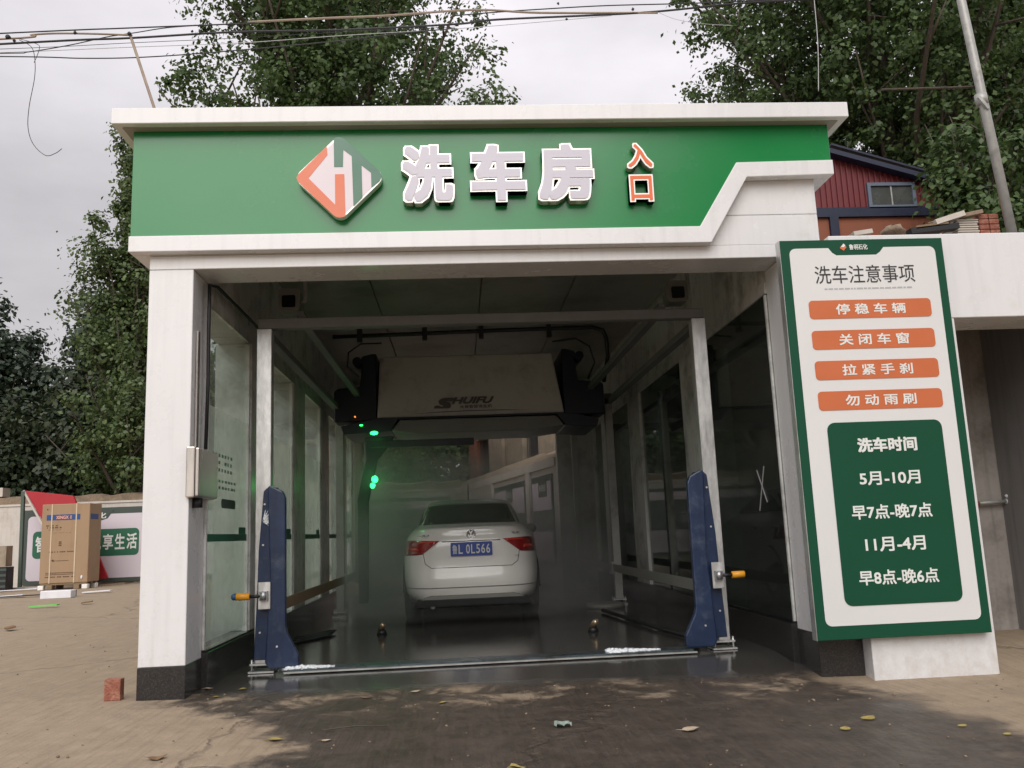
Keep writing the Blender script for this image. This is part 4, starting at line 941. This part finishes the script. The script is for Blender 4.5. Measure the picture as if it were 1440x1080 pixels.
cable([(27, 56), (44, 66), (49, 84), (48.5, 110), (41, 150), (39.5, 180), (47, 203), (64, 218.5), (78, 215.5), (87, 209)], .0030, 'thin loose wire dangling in a hook at far left', 'black')
cable([(48, 88), (55, 70), (52, 62), (25, 54)], .0028, 'short wire twisted round the dangling loop at far left')
cable([(1144, -10), (1150, 60), (1151, 128)], .004, 'grey cord hanging down in front of the right tree', 'greyink')
cable([(-500, 75), (0, 55), (45, 49), (80, 47), (130, 47.5), (186, 49.5)], .0085, 'weathered bamboo pole tied among the left cables', 'bamboo', 'bamboo_pole', 'pole', grp=None)
o = MB().tube([tuple(at(183, 49, YW)), tuple(at(218, 155, YW)), (-.30, 1.5, 4.0)], .013, 8).build('support_stick', M['bamboo']); tag(o, 'slanting wooden stick propping the cables above the roof cap', 'stick')
for k, (x, y) in enumerate(((11, 52), (20, 57), (105, 46), (182, 47), (270, 44), (281, 44.5), (785, 5), (797, 27), (890, 13))):
    p = at(x, y, YW-.02); s_ = (.022, .016, .016, .018, .012, .012, .013, .013, .015)[k]
    lab = ('large black cable knot at the left edge', 'smaller cable knot right of the large one at the left edge', 'cable clip under the bamboo pole', 'knot tying the stick to the bamboo pole', 'left of two clips on the thick cable', 'right of two clips on the thick cable', 'small clip standing above the centre bundle', 'small clip hanging below the centre bundle', 'clip at the end of the thick bundle')[k]
    tag(MB().blob(tuple(p), (s_, s_*.7, s_), 8, jit=.3, seed=k).build('cable_knot', M['black']), lab, 'cable knot', 'knots and clips on the cables')

# ---------------------------------------------------------------- left yard: wall, banners, carton
YL = 19.4
wl = thing('yard_wall', 'long white yard wall with earth coloured coping behind the bay', 'wall', (-5, YL, 0))
MB().box(-15, 2.2, YL, YL+.3, -.05, 2.24).build('wall_face', M['wallwhite'], wl)
MB().box(-15, 2.2, YL-.03, YL+.33, 2.243, 2.30).build('wall_ledge', M['wallwhite'], wl)
cpv = MB(); nseg = 60; V = []
for k in range(nseg+1):
    x = -15+17.2*k/nseg; h = 2.47+.03*math.sin(k*1.7)+random.uniform(-.02, .02)
    V += [(x, YL-.02, 2.303), (x, YL-.01, h), (x, YL+.5, h+.06), (x, YL+.5, 2.0)]
cpv.add(V, [(4*k+a_, 4*k+4+a_, 4*k+4+(a_+1) % 4, 4*k+(a_+1) % 4) for k in range(nseg) for a_ in range(4)]); cpv.build('coping', M['coping'], wl)
for xx in (-14, -11.6, -3.5, .0): MB().box(xx-.18, xx+.18, YL-.06, YL-.002, -.05, 2.24).build('pier', M['wallwhite'], wl)
def L_(px, py, Y=YL-.1): p = at(px, py, Y); return p[0], p[2]
bn = thing('wall_banner', 'white banner with green slogan box on the yard wall behind the carton', 'banner', (-8, YL, 0))
x0, zt = L_(34, 718); x1 = L_(300, 714)[0]; zb = L_(60, 823)[1]+.02
x1 = x0+6.6
MB().box(x0, x1, YL-.10, YL-.062, zb, zt).build('banner_frame', M['bannergrey'], bn)
MB().prism(rrect(x0+.13, x1-.12, zb+.10, zt-.18, .12), YL-.108, YL-.1015).build('banner_field', M['bannerwhite'], bn)
gx0, gzt = L_(47, 749); gx1, gzb = L_(195, 780)
gzt = L_(120, 745)[1]; gzb = L_(120, 783)[1]
MB().prism(rrect(gx0, gx1, gzb, gzt, .12), YL-.115, YL-.109).build('slogan_box', M['bannergreen'], bn)
def Lx(px): return L_(px, 762, YL-.12)[0]
zc0, zc1 = gzb+.17, gzt-.14
for ch, a_, b_ in (('智', 50, 65), ('悦', 127, 142), ('享', 144.5, 159), ('生', 161.5, 175.5), ('活', 178, 192.5)):
    letter_mb(ch, (Lx(a_), Lx(b_), zc0, zc1), YL-.118, bold=.02).build('slogan_character', M['white'], bn)
tx0, tz1 = L_(128, 716); tx1, tz0 = L_(160, 731)
MB().prism([(tx0-.9, tz1-.03), (tx1, tz1-.03), (tx1-.16, tz0+.05), (tx1-.32, tz0), (tx0-.6, tz0), (tx0-.75, tz0+.05)], YL-.112, YL-.103).build('banner_tab', M['bannergrey'], bn)
letter_mb('鲁明石化', (Lx(148)-1.05, Lx(148), tz0+.05, tz0+.22), YL-.1155, bold=.02).build('tab_lettering', M['white'], bn)
# second banner further right (seen through the glass and the bay)
bn2 = thing('wall_banner', 'grey green banner on the yard wall seen through the bay exit', 'banner', (-1, YL, 0))
bx0 = x1+.5; bx1 = 1.9
MB().box(bx0, bx1, YL-.10, YL-.062, .12, 2.05).build('banner_frame', M['bannergrey'], bn2)
MB().box(bx0+.12, bx1-.12, YL-.108, YL-.102, 1.72, 1.95).build('banner_field', M['bannerwhite'], bn2)
MB().box(bx0+.12, bx1-.12, YL-.108, YL-.102, .22, .85).build('banner_field', M['bannerwhite'], bn2)
letter_mb('洗车时间', (at(505, 742, YL-.12)[0], at(545, 742, YL-.12)[0]+.35, .98, 1.40), YL-.110, bold=.02).build('banner_lettering', M['greyink'], bn2)

# red slanting panel and its post
rp_ = thing('red_signboard', 'red slanting parallelogram panel standing behind the carton', 'sign panel', (-8.5, 18.2, 0))
Yr = 18.6
def Q(px, py): p = at(px, py, Yr); return (p[0], p[2])
rq = [Q(35, 690), Q(103, 697), Q(152, 813), Q(112, 818)]
MB().prism([rq[0], rq[1], rq[2], (rq[3][0]-.05, max(.06, rq[3][1]))], Yr, Yr+.08).build('panel_face', M['red'], rp_, bev=.01)
e0 = (rq[0][0]-.02, Yr-.03, rq[0][1]); e1_ = (rq[3][0]-.09, Yr-.03, .08)
MB().bar(e0, e1_, .05, .05).build('panel_edge', M['wallwhite'], rp_)
p0 = Q(34, 691); p1 = Q(29, 822); MB().bar((p0[0], Yr-.04, p0[1]), (p1[0], Yr-.04, .0), .09, .08).build('panel_post', pm('dull_green_post', (.07, .10, .08), .6), rp_)
MB().box(p1[0], p1[0]+1.2, Yr-.5, Yr-.42, .0, .07).build('panel_foot', M['galvdull'], rp_)
MB().box(p1[0]-.05, p1[0]+.04, Yr-.5, Yr+.1, .0, .06).build('panel_foot', M['galvdull'], rp_)

# carton
YC = 15.9
A = at(58, 828, YC); gL = ag(54, 826)[1]
YC = float((ag(54, 827)[1]+ag(123, 829)[1])/2); YC = 17.3
c0 = at(57, 770, YC)[0]; c1 = at(124.5, 770, YC)[0]; ct = at(93, 708.5, YC)[2]; cbz = .16
cd = .75
bx = thing('carton', 'tall brown cardboard carton standing on a pallet in the yard', 'carton', ((c0+c1)/2, YC, 0))
MB().box(c0, c1, YC, YC+cd, cbz, ct).build('carton_body', M['card'], bx, bev=.012)
cwid = c1-c0; chh = ct-cbz
X = lambda u: c0+cwid*u
Z = lambda v: ct-chh*v
yp = YC-.003
MB().box(X(.10), X(.80), yp-.002, yp, Z(.205), Z(.135)).build('blue_label', M['labelblue'], bx)
letter_mb('XINGX', (X(.30), X(.56), Z(.192), Z(.15)), yp-.004, bold=.03).build('label_lettering', M['labelred'], bx)
letter_mb('星', (X(.585), X(.63), Z(.192), Z(.15)), yp-.004, bold=.01).build('label_lettering', M['labelred'], bx)
pr = MB(); rnd = random.Random(12)
def pline(u0, u1, v, h, dens=.8, wl=.018):
    u = u0
    while u < u1:
        ww = rnd.uniform(.5, 1.3)*wl
        if rnd.random() < dens: pr.box(X(u), X(min(u+ww, u1)), yp-.0015, yp, Z(v+h), Z(v))
        u += ww+.008
pline(.10, .34, .265, .016); pline(.10, .42, .29, .018); pline(.12, .42, .325, .006, .6); pline(.16, .62, .365, .003, .9)
pline(.18, .70, .60, .013, .9); pline(.27, .60, .715, .008, .7); pline(.13, .74, .865, .010, .9); pline(.13, .74, .885, .010, .9); pline(.12, .74, .915, .012, .8, .03)
pr.prism([(X(.235), Z(.712)), (X(.27), Z(.70)), (X(.30), Z(.722)), (X(.26), Z(.728))], yp-.0015, yp)
for i_ in range(3):
    for j_ in range(2): pr.box(X(.375+.032*j_), X(.398+.032*j_), yp-.0015, yp, Z(.535-.022*i_), Z(.519-.022*i_))
pr.box(X(.10), X(.125), yp-.0015, yp, Z(.075), Z(.055))
pr.build('carton_print', M['cardprint'], bx)
MB().box(c1-.001, c1+.002, YC+.05, YC+.55, Z(.205), Z(.135)).build('blue_label', M['labelblue'], bx)
for u in (.21, .72):
    s_ = MB(); s_.box(X(u)-.014, X(u)+.014, yp-.006, yp-.003, cbz, ct+.004); s_.box(X(u)-.014, X(u)+.014, yp-.006, YC+cd, ct+.002, ct+.006); s_.build('packing_strap', M['strap'], bx)
s_ = MB().blob((X(.88), YC-.01, Z(.935)), (.03, .008, .05), 8); s_.build('hang_tag', M['white_scrap'], bx)
pal = thing('pallet', 'low timber pallet with white foam blocks under the carton', 'pallet', ((c0+c1)/2, YC, 0))
for k in range(3): MB().box(c0+.02, c1-.02, YC+.02+k*.28, YC+.12+k*.28, .115, .157).build('board', M['timber'], pal)
for u in (.04, .22, .78, .95):
    for yq in (.01, .55): MB().box(X(u)-.07, X(u)+.07, YC+yq-.03, YC+yq+.12, .0, .112).build('foam_block' if u in (.04, .95) else 'block', M['poly'] if u in (.04, .95) else M['timber'], pal, bev=.01)
p = ag(66, 842); tag(MB().box(p[0]-.10, p[0]+.52, p[1]-.1, p[1]+.15, .0, .16).build('small_box', M['white_scrap'], bev=.01), 'small white box lying in front of the tall carton', 'box')
p = ag(83, 840); tag(MB().box(p[0]+.05, p[0]+.30, p[1]-.05, p[1]+.15, .0, .14).build('small_box', M['labelblue'], bev=.01), 'small blue box beside the white box before the carton', 'box')
# debris at far left
p = at(3, 818, 17.5); kb = thing('crate_pile', 'dark plastic crate with a grey block on it at the left edge', 'crate', (p[0], 17.5, 0))
MB().box(p[0]-.35, p[0]+.08, 17.5, 17.9, .02, .62).build('crate', M['black'], kb)
for k in range(4): MB().box(p[0]-.36, p[0]+.09, 17.48, 17.498, .10+k*.14, .16+k*.14).build('crate_rib', M['bannergrey'], kb)
tag(MB().box(p[0]-.35, p[0]+.05, 17.52, 17.85, .63, 1.15).build('grey_block', M['render']), 'rough grey block resting on the dark crate at left edge', 'block')
p = at(3, 696, YL+.2); tag(MB().box(p[0]-.6, p[0]+.12, YL-.02, YL+.4, 2.53, 2.78).build('timber_block', M['tile']), 'pale block lying on the wall coping at the left edge', 'block')
for k, (px, py, ln, an, mt, lab) in enumerate(((20, 832, 1.1, .1, 'white_scrap', 'white sheet of scrap lying left of the carton'), (38, 840, 1.2, -.1, 'black', 'dark flat scrap lying left of the small white box'), (8, 841, .7, .2, 'white_scrap', 'white scrap at the left edge of the yard'),
        (150, 824, .9, .3, 'timber', 'dark stick lying right of the carton'), (187, 820, .8, .5, 'timber', 'brown stick lying near the left column'), (137, 834, .6, .05, 'white_scrap', 'pale flattened scrap right of the carton'), (62, 855, .5, -.1, 'lime', 'bright green scrap on the yard ground'),
        (122, 850, .18, .3, 'leafbrown', 'brown leaf on the ground below the carton'), (14, 887, .10, .6, 'leafbrown', 'curled brown leaf at the left edge of the yard'), (95, 836, .25, .3, 'timber', 'short stick in front of the pallet'))):
    p = ag(px, py); d_ = (math.cos(an)*ln/2, math.sin(an)*ln/2); q = MB().bar((p[0]-d_[0], p[1]-d_[1], .03), (p[0]+d_[0], p[1]+d_[1], .05), .10+.05*(k % 3), .02)
    tag(q.build('scrap', M[mt]), lab, 'scrap')

# ---------------------------------------------------------------- loose things on the forecourt
t = thing('loose_brick', 'single red brick standing beside the left column', 'brick', (-.18, .1, 0))
bp0 = ag(157, 986)
MB().box(bp0[0]-.052, bp0[0]+.052, bp0[1]-.0, bp0[1]+.07, .0, .135).build('brick_block', M['brick'], t, bev=.006, seg=2)
def leaf(px, py, size, ang, mat, lab, flat=.3):
    p = ag(px, py, -.02); z = gz(p[0], p[1])+.004; g = MB(); V = []; rnd = random.Random(px)
    out = [(-.62, 0), (-.3, .03), (-.15, .32), (.1, .36), (.32, .2), (.55, 0), (.32, -.22), (.1, -.38), (-.15, -.3), (-.3, -.03)]
    top = [(math.cos(ang)*x-math.sin(ang)*y, math.sin(ang)*x+math.cos(ang)*y, flat*(.15*abs(y)+.12*math.sin(x*5+px))+.06) for x, y in out]
    V = [(p[0]+a*size, p[1]+b*size, z+max(.0, c)*size) for a, b, c in top]
    V.append((p[0], p[1], z+.02*size)); n_ = len(out)
    g.add(V, [(i, (i+1) % n_, n_) for i in range(n_)]); V2 = [(v[0], v[1], v[2]-.0015) for v in V]; g.add(V2, [((i+1) % n_, i, n_) for i in range(n_)])
    return tag(g.build('fallen_leaf', M[mat]), lab, 'leaf', 'fallen leaves on the forecourt')
leaf(725, 1072, .085, .2, 'leafdry', 'yellow leaf at the bottom middle of the forecourt', .8)
leaf(385, 1041, .085, .1, 'leafdry', 'yellow green leaf on the dry slab left of the wet stain')
leaf(457, 1040, .06, .0, 'leafpale', 'small pale leaf right of the yellow green leaf')
leaf(218, 1070, .10, .3, 'leafbrown', 'curled brown leaf at the bottom left corner of the slab', 1)
leaf(340, 973, .06, .2, 'leafdry', 'small yellow leaf on the wet ground by the left post')
leaf(292, 973, .07, .2, 'leafpale', 'pale leaf on the wet ground by the left plinth')
leaf(622, 984, .06, .2, 'leafdry', 'small orange leaf on the wet slab edge')
leaf(513, 980, .07, .2, 'leafbrown', 'brown leaf on the wet slab edge left of the orange leaf')
leaf(583, 971, .08, .4, 'leafpale', 'pale brown leaf below the threshold strip')
leaf(967, 1014, .11, .1, 'leafpale', 'broad pale leaf on the wet ground at centre right')
leaf(1218, 993, .10, .5, 'leafdry', 'yellow leaf in front of the white post')
leaf(1187, 1008, .07, 1.2, 'leafdry', 'small yellow leaf left of the one before the white post')
leaf(1350, 1000, .06, .4, 'leafdry', 'small yellow leaf on the slab crack at right')
leaf(1413, 1010, .05, .4, 'leafdry', 'tiny yellow leaf near the right edge')
leaf(302, 984, .05, .1, 'leafdry', 'tiny yellow leaf at the corner of the left plinth')
p = ag(791, 1015, -.03); q = MB(); rnd = random.Random(2)
V = [(p[0]+(i-3)*.014+rnd.uniform(-.006, .006), p[1]+(j-2)*.022+rnd.uniform(-.008, .008), gz(p[0], p[1])+.008+rnd.uniform(0, .022)) for j in range(5) for i in range(7)]
q.add(V, [(j*7+i, j*7+i+1, (j+1)*7+i+1, (j+1)*7+i) for j in range(4) for i in range(6)])
tag(q.build('paper_scrap', M['paper']), 'crumpled pale green paper on the wet ground', 'paper')
p = ag(500, 1024, -.02); tag(MB().tube([(p[0]-.17, p[1]-.03, -.015), (p[0], p[1], -.008), (p[0]+.17, p[1]+.0, -.02)], .004, 6).build('twig', M['bark']), 'thin dark twig lying on the stained slab', 'twig')
g = MB(); rnd = random.Random(5)
for k in range(260):
    x = rnd.uniform(-4, 6); y = rnd.uniform(-2.2, 6) if x < -.2 else rnd.uniform(-2.2, .1); s_ = rnd.uniform(.003, .010)
    g.blob((x, y, gz(x, y)+s_*.4), (s_, s_, s_*.6), 6, jit=.3, seed=k)
tag(g.build('grit', M['coping']), 'loose grit scattered over the forecourt', 'grit', kind='stuff')

# ---------------------------------------------------------------- right-hand wall and old house seen through the exit
P0 = np.array([3.91, 9.552, 0.]); P1 = np.array([2.711, 16.101, 0.]); dv = (P1-P0)/np.linalg.norm(P1-P0); nv = np.array([-dv[1], dv[0], 0.])
if nv[0] > 0: nv = -nv           # nv points to the yard side (-x)
def WP(u, off, z): p = P0+dv*u+nv*off; return (p[0], p[1], z)
def wbox(u0, u1, o0, o1, z0, z1, mb=None):
    mb = mb or MB(); V = [WP(u, o, z) for z in (z0, z1) for u, o in ((u0, o0), (u1, o0), (u1, o1), (u0, o1))]
    return mb.add(V, [(0, 3, 2, 1), (4, 5, 6, 7), (0, 1, 5, 4), (1, 2, 6, 5), (2, 3, 7, 6), (3, 0, 4, 7)])
def WU(px, py, off=0.): 
    p = atp(px, py, P0+nv*off, nv); return float((p-P0)@dv), float(p[2])
rw = thing('boundary_wall', 'white boundary wall beyond the right side of the bay exit', 'wall', tuple(P0))
wbox(.1, 11, -.25, 0, -.05, 2.12).build('wall_face', M['wallwhite'], rw)
wbox(.1, 11, -.28, .05, 2.123, 2.28).build('wall_ledge', M['wallwhite'], rw)
for u in (2.0, 5.4, 8.6): wbox(u-.14, u+.14, .002, .06, -.05, 2.12).build('pier', M['wallwhite'], rw)
sl_ = MB(); V = []
for k in range(24):
    u = .1+11*k/23; V += [WP(u, -.02, 2.285), WP(u, -.25, 2.45+random.uniform(-.04, .06)), WP(u, -1.3, 2.75+random.uniform(-.05, .1)), WP(u, -1.3, 1.9)]
sl_.add(V, [(4*k+a_, 4*k+4+a_, 4*k+4+(a_+1) % 4, 4*k+(a_+1) % 4) for k in range(23) for a_ in range(4)]); sl_.build('earth_bank', M['coping'], rw)
for lab, u0, u1 in (('nearer grey banner on the boundary wall with header tab', .35, 1.75), ('farther grey banner on the boundary wall', 2.3, 5.1)):
    b_ = thing('wall_banner', lab, 'banner', WP(u0, .06, 0))
    wbox(u0, u1, .004, .03, .35, 2.0).build('banner_frame', M['bannergrey'], b_)
    wbox(u0+.06, u1-.06, .031, .036, 1.35, 1.88).build('banner_field', M['bannerwhite'], b_)
    wbox(u0+.06, u1-.06, .031, .036, .42, .95).build('banner_field', M['bannerwhite'], b_)
    um = (u0+u1)/2-.1
    wbox(um-.28, um+.28, .037, .042, 1.60, 1.93).build('banner_tab', M['bannergrey'], b_)
    # header characters face the yard
    V, F = glyphs('鲁明石化', .02); a0 = min(v[0] for v in V); a1 = max(v[0] for v in V); c0_ = min(v[1] for v in V); c1_ = max(v[1] for v in V)
    g = MB(); g.add([WP(um+.22-.44*(v[0]-a0)/(a1-a0), .045, 1.70+.13*(v[1]-c0_)/(c1_-c0_)) for v in V], F); g.build('tab_lettering', M['white'], b_)
oh = thing('old_house', 'old rendered brick house above the boundary wall', 'house', WP(3, -1.5, 0))
OF = -1.3
ua, za = WU(671, 655, OF); ub, _ = WU(688, 650, OF); uc, zc = WU(735, 640, OF); ud, _ = WU(757, 632, OF); ue, _ = WU(661, 660, OF)
zt_ = 5.2
def hseg(u0, u1, z0, z1, name='wall', mat='render'):
    lo, hi = min(u0, u1), max(u0, u1); return wbox(lo, hi, OF-.3, OF, z0, z1).build(name, M[mat], oh)
zwin0 = 2.62; zwin1 = 4.0
hseg(ud, uc, zwin1, zt_); hseg(ub, ua, zwin1, zt_)
hseg(uc+.002, ub-.002, 1.5, zt_); hseg(.2, ud-.002, 1.5, zt_)
hseg(ud, uc, 1.5, zwin0); hseg(ub, ua, 1.5, zwin0)
hseg(ua+.002, ue, 1.5, zt_, 'brick_corner', 'brick')
# single bricks of the corner
nb_ = 0
for k in range(26):
    z0 = 2.4+k*.075
    for q in range(max(1, int((ue-ua)/.24)+1)):
        u0 = ua+.01+q*.24+(.12 if k % 2 else 0); u1 = min(u0+.225, ue-.004)
        if u1-u0 < .06: continue
        wbox(u0, u1, OF+.002, OF+.022, z0, z0+.062).build('brick', M['brick'], oh)
for (u0, u1) in ((ud, uc), (ub, ua)):
    w0, w1 = min(u0, u1), max(u0, u1)
    wf = wbox(w0, w1, OF-.26, OF-.22, zwin0, zwin1).build('window', M['blackgloss'], oh)
    br_ = MB()
    for q in range(1, 8): u = w0+(w1-w0)*q/8; wbox(u-.008, u+.008, OF-.10, OF-.084, zwin0, zwin1, br_)
    br_.build('window_bars', M['shednavy'], wf)
um = (uc+ub)/2; wbox(um-.12, um+.12, OF+.002, OF+.10, 1.6, zt_).build('buttress', M['render'], oh)

# ---------------------------------------------------------------- trees
def leaves(name, parent, centers, radii, n, size, mat, seed, up=.0, curl=.3):
    rng = np.random.default_rng(seed); centers = np.array(centers, float); radii = np.array(radii, float)
    wgt = radii[:, 0]*radii[:, 1]*radii[:, 2]; wgt = wgt**.8/np.sum(wgt**.8)
    K = max(40, n//int(70*1.0)); idc = rng.choice(len(centers), K, p=wgt)          # twig tufts
    d0 = rng.normal(size=(K, 3)); d0 /= np.linalg.norm(d0, axis=1)[:, None]; r0 = rng.random(K)**(.42)
    SC = centers[idc]+d0*r0[:, None]*radii[idc]; tr = size*rng.uniform(1.1, 2.7, K)
    idx = rng.integers(0, K, n); g = rng.normal(size=(n, 3))*np.array([1, 1, .8]); C = SC[idx]+g*tr[idx][:, None]*.85
    d = g/np.linalg.norm(g, axis=1)[:, None]*.7+d0[idx]*.5
    # keep only leaves where a turbulence field says so: gives gaps
    sz = size*rng.uniform(.6, 1.25, n)
    nrm = d*.85+rng.normal(size=(n, 3))*.38; nrm[:, 2] += .35; nrm /= np.linalg.norm(nrm, axis=1)[:, None]
    t = rng.normal(size=(n, 3)); t -= (t*nrm).sum(1)[:, None]*nrm; t /= np.linalg.norm(t, axis=1)[:, None]; b = np.cross(nrm, t)
    A = C-t*sz[:, None]*.6; B_ = C+b*sz[:, None]*.42+nrm*sz[:, None]*.10; D_ = C+t*sz[:, None]*.6; E_ = C-b*sz[:, None]*.42+nrm*sz[:, None]*.10
    V = np.stack([A, B_, D_, E_], 1).reshape(-1, 3)
    if parent is not None: V = V-np.array(parent.location)
    me = bpy.data.meshes.new(name); me.vertices.add(4*n); me.vertices.foreach_set('co', V.ravel().astype(np.float32))
    me.loops.add(4*n); me.loops.foreach_set('vertex_index', np.arange(4*n, dtype=np.int32))
    me.polygons.add(n); me.polygons.foreach_set('loop_start', np.arange(0, 4*n, 4, dtype=np.int32)); me.polygons.foreach_set('loop_total', np.full(n, 4, dtype=np.int32))
    me.materials.append(M[mat]); me.update(calc_edges=True); me.validate()
    o = bpy.data.objects.new(name, me); col.objects.link(o); o.parent = parent; return o
def tree(name, label, base, height, spread, nleaf, size, mat, seed, lobes=26, low=.25, shape='oval', extra=None, lean=(0, 0), clump=(.55, .8), bark='bark', group=None):
    rnd = random.Random(seed); t = thing(name, label, 'tree', base, 0, group)
    bx_, by_, bz_ = base; H = height
    pts = [(bx_+lean[0]*u+rnd.uniform(-.06, .06)*H*.1, by_+lean[1]*u, bz_+H*.93*u) for u in (0, .15, .3, .45, .6, .75, .9, 1)]
    MB().tube(pts, [max(.02, H*.022*(1-u*.93)) for u in (0, .15, .3, .45, .6, .75, .9, 1)], 9).build('trunk', M[bark], t)
    C = []; RR = []; br = MB()
    lobes = int(lobes*1.35)
    for k in range(lobes):
        u = low+(1-low)*((k+rnd.random())/lobes); a = k*2.399+rnd.uniform(-.4, .4)
        if shape == 'oval': prof = math.sin(math.pi*min(1, max(.04, (u-low)/(1-low)*.86+.12)))**.7
        elif shape == 'cone': prof = (1-u)**.75*1.25+.10
        else: prof = min(1, (1-u)*2.2+.15)
        rr = spread*prof*rnd.uniform(.45, 1.05)
        ux = np.interp(u, [0, 1], [0, 1]); tx = bx_+lean[0]*ux; ty = by_+lean[1]*ux
        cx_, cy_, cz_ = tx+rr*math.cos(a), ty+rr*math.sin(a), bz_+H*u+rnd.uniform(-.02, .05)*H
        root = (tx, ty, bz_+H*max(.12, u-.22-.06*rnd.random()))
        midp = ((root[0]+cx_)/2+rnd.uniform(-.15, .15), (root[1]+cy_)/2, (root[2]+cz_)/2-.05*H*.3)
        bp_ = []
        for q in range(7):
            f = q/6; b_ = [(1-f)**2*root[i]+2*f*(1-f)*midp[i]+f*f*(cx_, cy_, cz_+.2)[i] for i in range(3)]
            jj = H*.010*math.sin(math.pi*f); bp_.append(tuple(v+rnd.uniform(-jj, jj) for v in b_))
        br.tube(bp_, [H*.0052*(1-.85*q/6) for q in range(7)], 6)
        for q in (3, 4, 5):
            e_ = tuple(bp_[q][i]+rnd.uniform(-1, 1)*spread*.16+(spread*.10 if i == 2 else 0) for i in range(3)); br.tube([bp_[q], e_], [H*.0018, H*.0006], 5)
        s_ = spread*rnd.uniform(*clump)*.30
        m_ = rnd.randint(5, 8)
        for q in range(m_):
            f = q/m_; ox = (cx_-root[0])*(.45+.6*f); oy = (cy_-root[1])*(.45+.6*f); oz = (cz_-root[2])*(.45+.6*f)+.18*spread*f
            C.append((root[0]+ox+rnd.uniform(-.3, .3)*s_, root[1]+oy+rnd.uniform(-.3, .3)*s_, root[2]+oz+rnd.uniform(-.3, .3)*s_))
            e = s_*(1.1-.65*f)*rnd.uniform(.7, 1.1); RR.append((e, e, e*1.25))
    if extra:
        for (c, r) in extra: C.append(c); RR.append(r)
    br.build('branches', M[bark], t)
    leaves('crown', t, C, RR, nleaf, size, mat, seed); return t
if True:
    # central poplar behind the roof
    tree('poplar_tree', 'tall leafy poplar rising behind the middle of the roof', (-.35, 14, 0), 18.5, 5.0, 130000, .105, 'poplar', 3, lobes=44, low=.34, shape='oval', clump=(.55, .85))
    # slim poplar left of the column
    tree('poplar_tree', 'slim poplar with upright sprays left of the bay', (-7.5, 21.2, 0), 14.3, 2.9, 50000, .12, 'poplarlight', 11, lobes=38, low=.24, shape='cone', lean=(-.2, 0), clump=(.55, .85))
    # dark mass behind the yard wall, each its own tree
    for k, (x, y, h, s_, lab, mt) in enumerate(((-14.5, 26, 9.4, 3.0, 'dark tree with feathery top at the far left edge', 'ailanthus'), (-11.2, 27, 10.2, 2.3, 'feathery blue green tree second from the left edge', 'ailanthus'),
            (-9.6, 24.5, 7.6, 2.9, 'dark broad tree behind the red panel', 'darkleaf'), (-6.6, 24, 7.0, 3.0, 'dark bushy tree just left of the left column', 'darkleaf'), (-3.4, 24.5, 7.8, 3.0, 'dark tree hidden beside the left glass wall', 'darkleaf'), (-12.8, 23.6, 5.6, 2.6, 'low dark bush tree above the wall at left', 'darkleaf'))):
        tree('bushy_tree', lab, (x, y, 0), h, s_, 28000, .17, mt, 40+k, lobes=30, low=.14, clump=(.75, 1.05), group='trees behind the yard wall')
    for k, (x, y, h, s_, lab) in enumerate(((-.6, 24.5, 6.8, 2.4, 'green tree seen through the left of the bay exit'), (2.0, 26, 7.5, 2.6, 'green tree seen through the middle of the bay exit'))):
        tree('bushy_tree', lab, (x, y, 0), h, s_, 13000, .2, 'poplar', 60+k, lobes=24, low=.14, clump=(.75, 1.05), group='trees beyond the bay exit')
    # big poplars at right
    tree('poplar_tree', 'huge dark poplar filling the sky above the red shed', (12.9, 13, 0), 19, 6.0, 190000, .105, 'poplar', 21, lobes=72, low=.26, clump=(.6, .9), lean=(-.4, 0))
    tree('poplar_tree', 'second big poplar at the right edge behind the pole', (17.0, 14, 0), 18, 4.8, 90000, .12, 'poplar', 22, lobes=54, low=.2, clump=(.6, .95))
    tree('poplar_tree', 'lower leafy tree overhanging the right end of the shed', (9.35, 4.9, 0), 6.3, 1.0, 9000, .085, 'poplar', 23, lobes=20, low=.74, clump=(.6, .95))
    # across the street, behind the camera: mirrored in the glossy fascia
    tree('roadside_tree', 'broad roadside tree across the street mirrored in the fascia', (11.5, -17, 0), 15, 5.2, 16000, .34, 'poplar', 31, lobes=30, low=.3, clump=(.8, 1.1))
bpy.data.objects.remove(_fo); bpy.data.curves.remove(_fc)
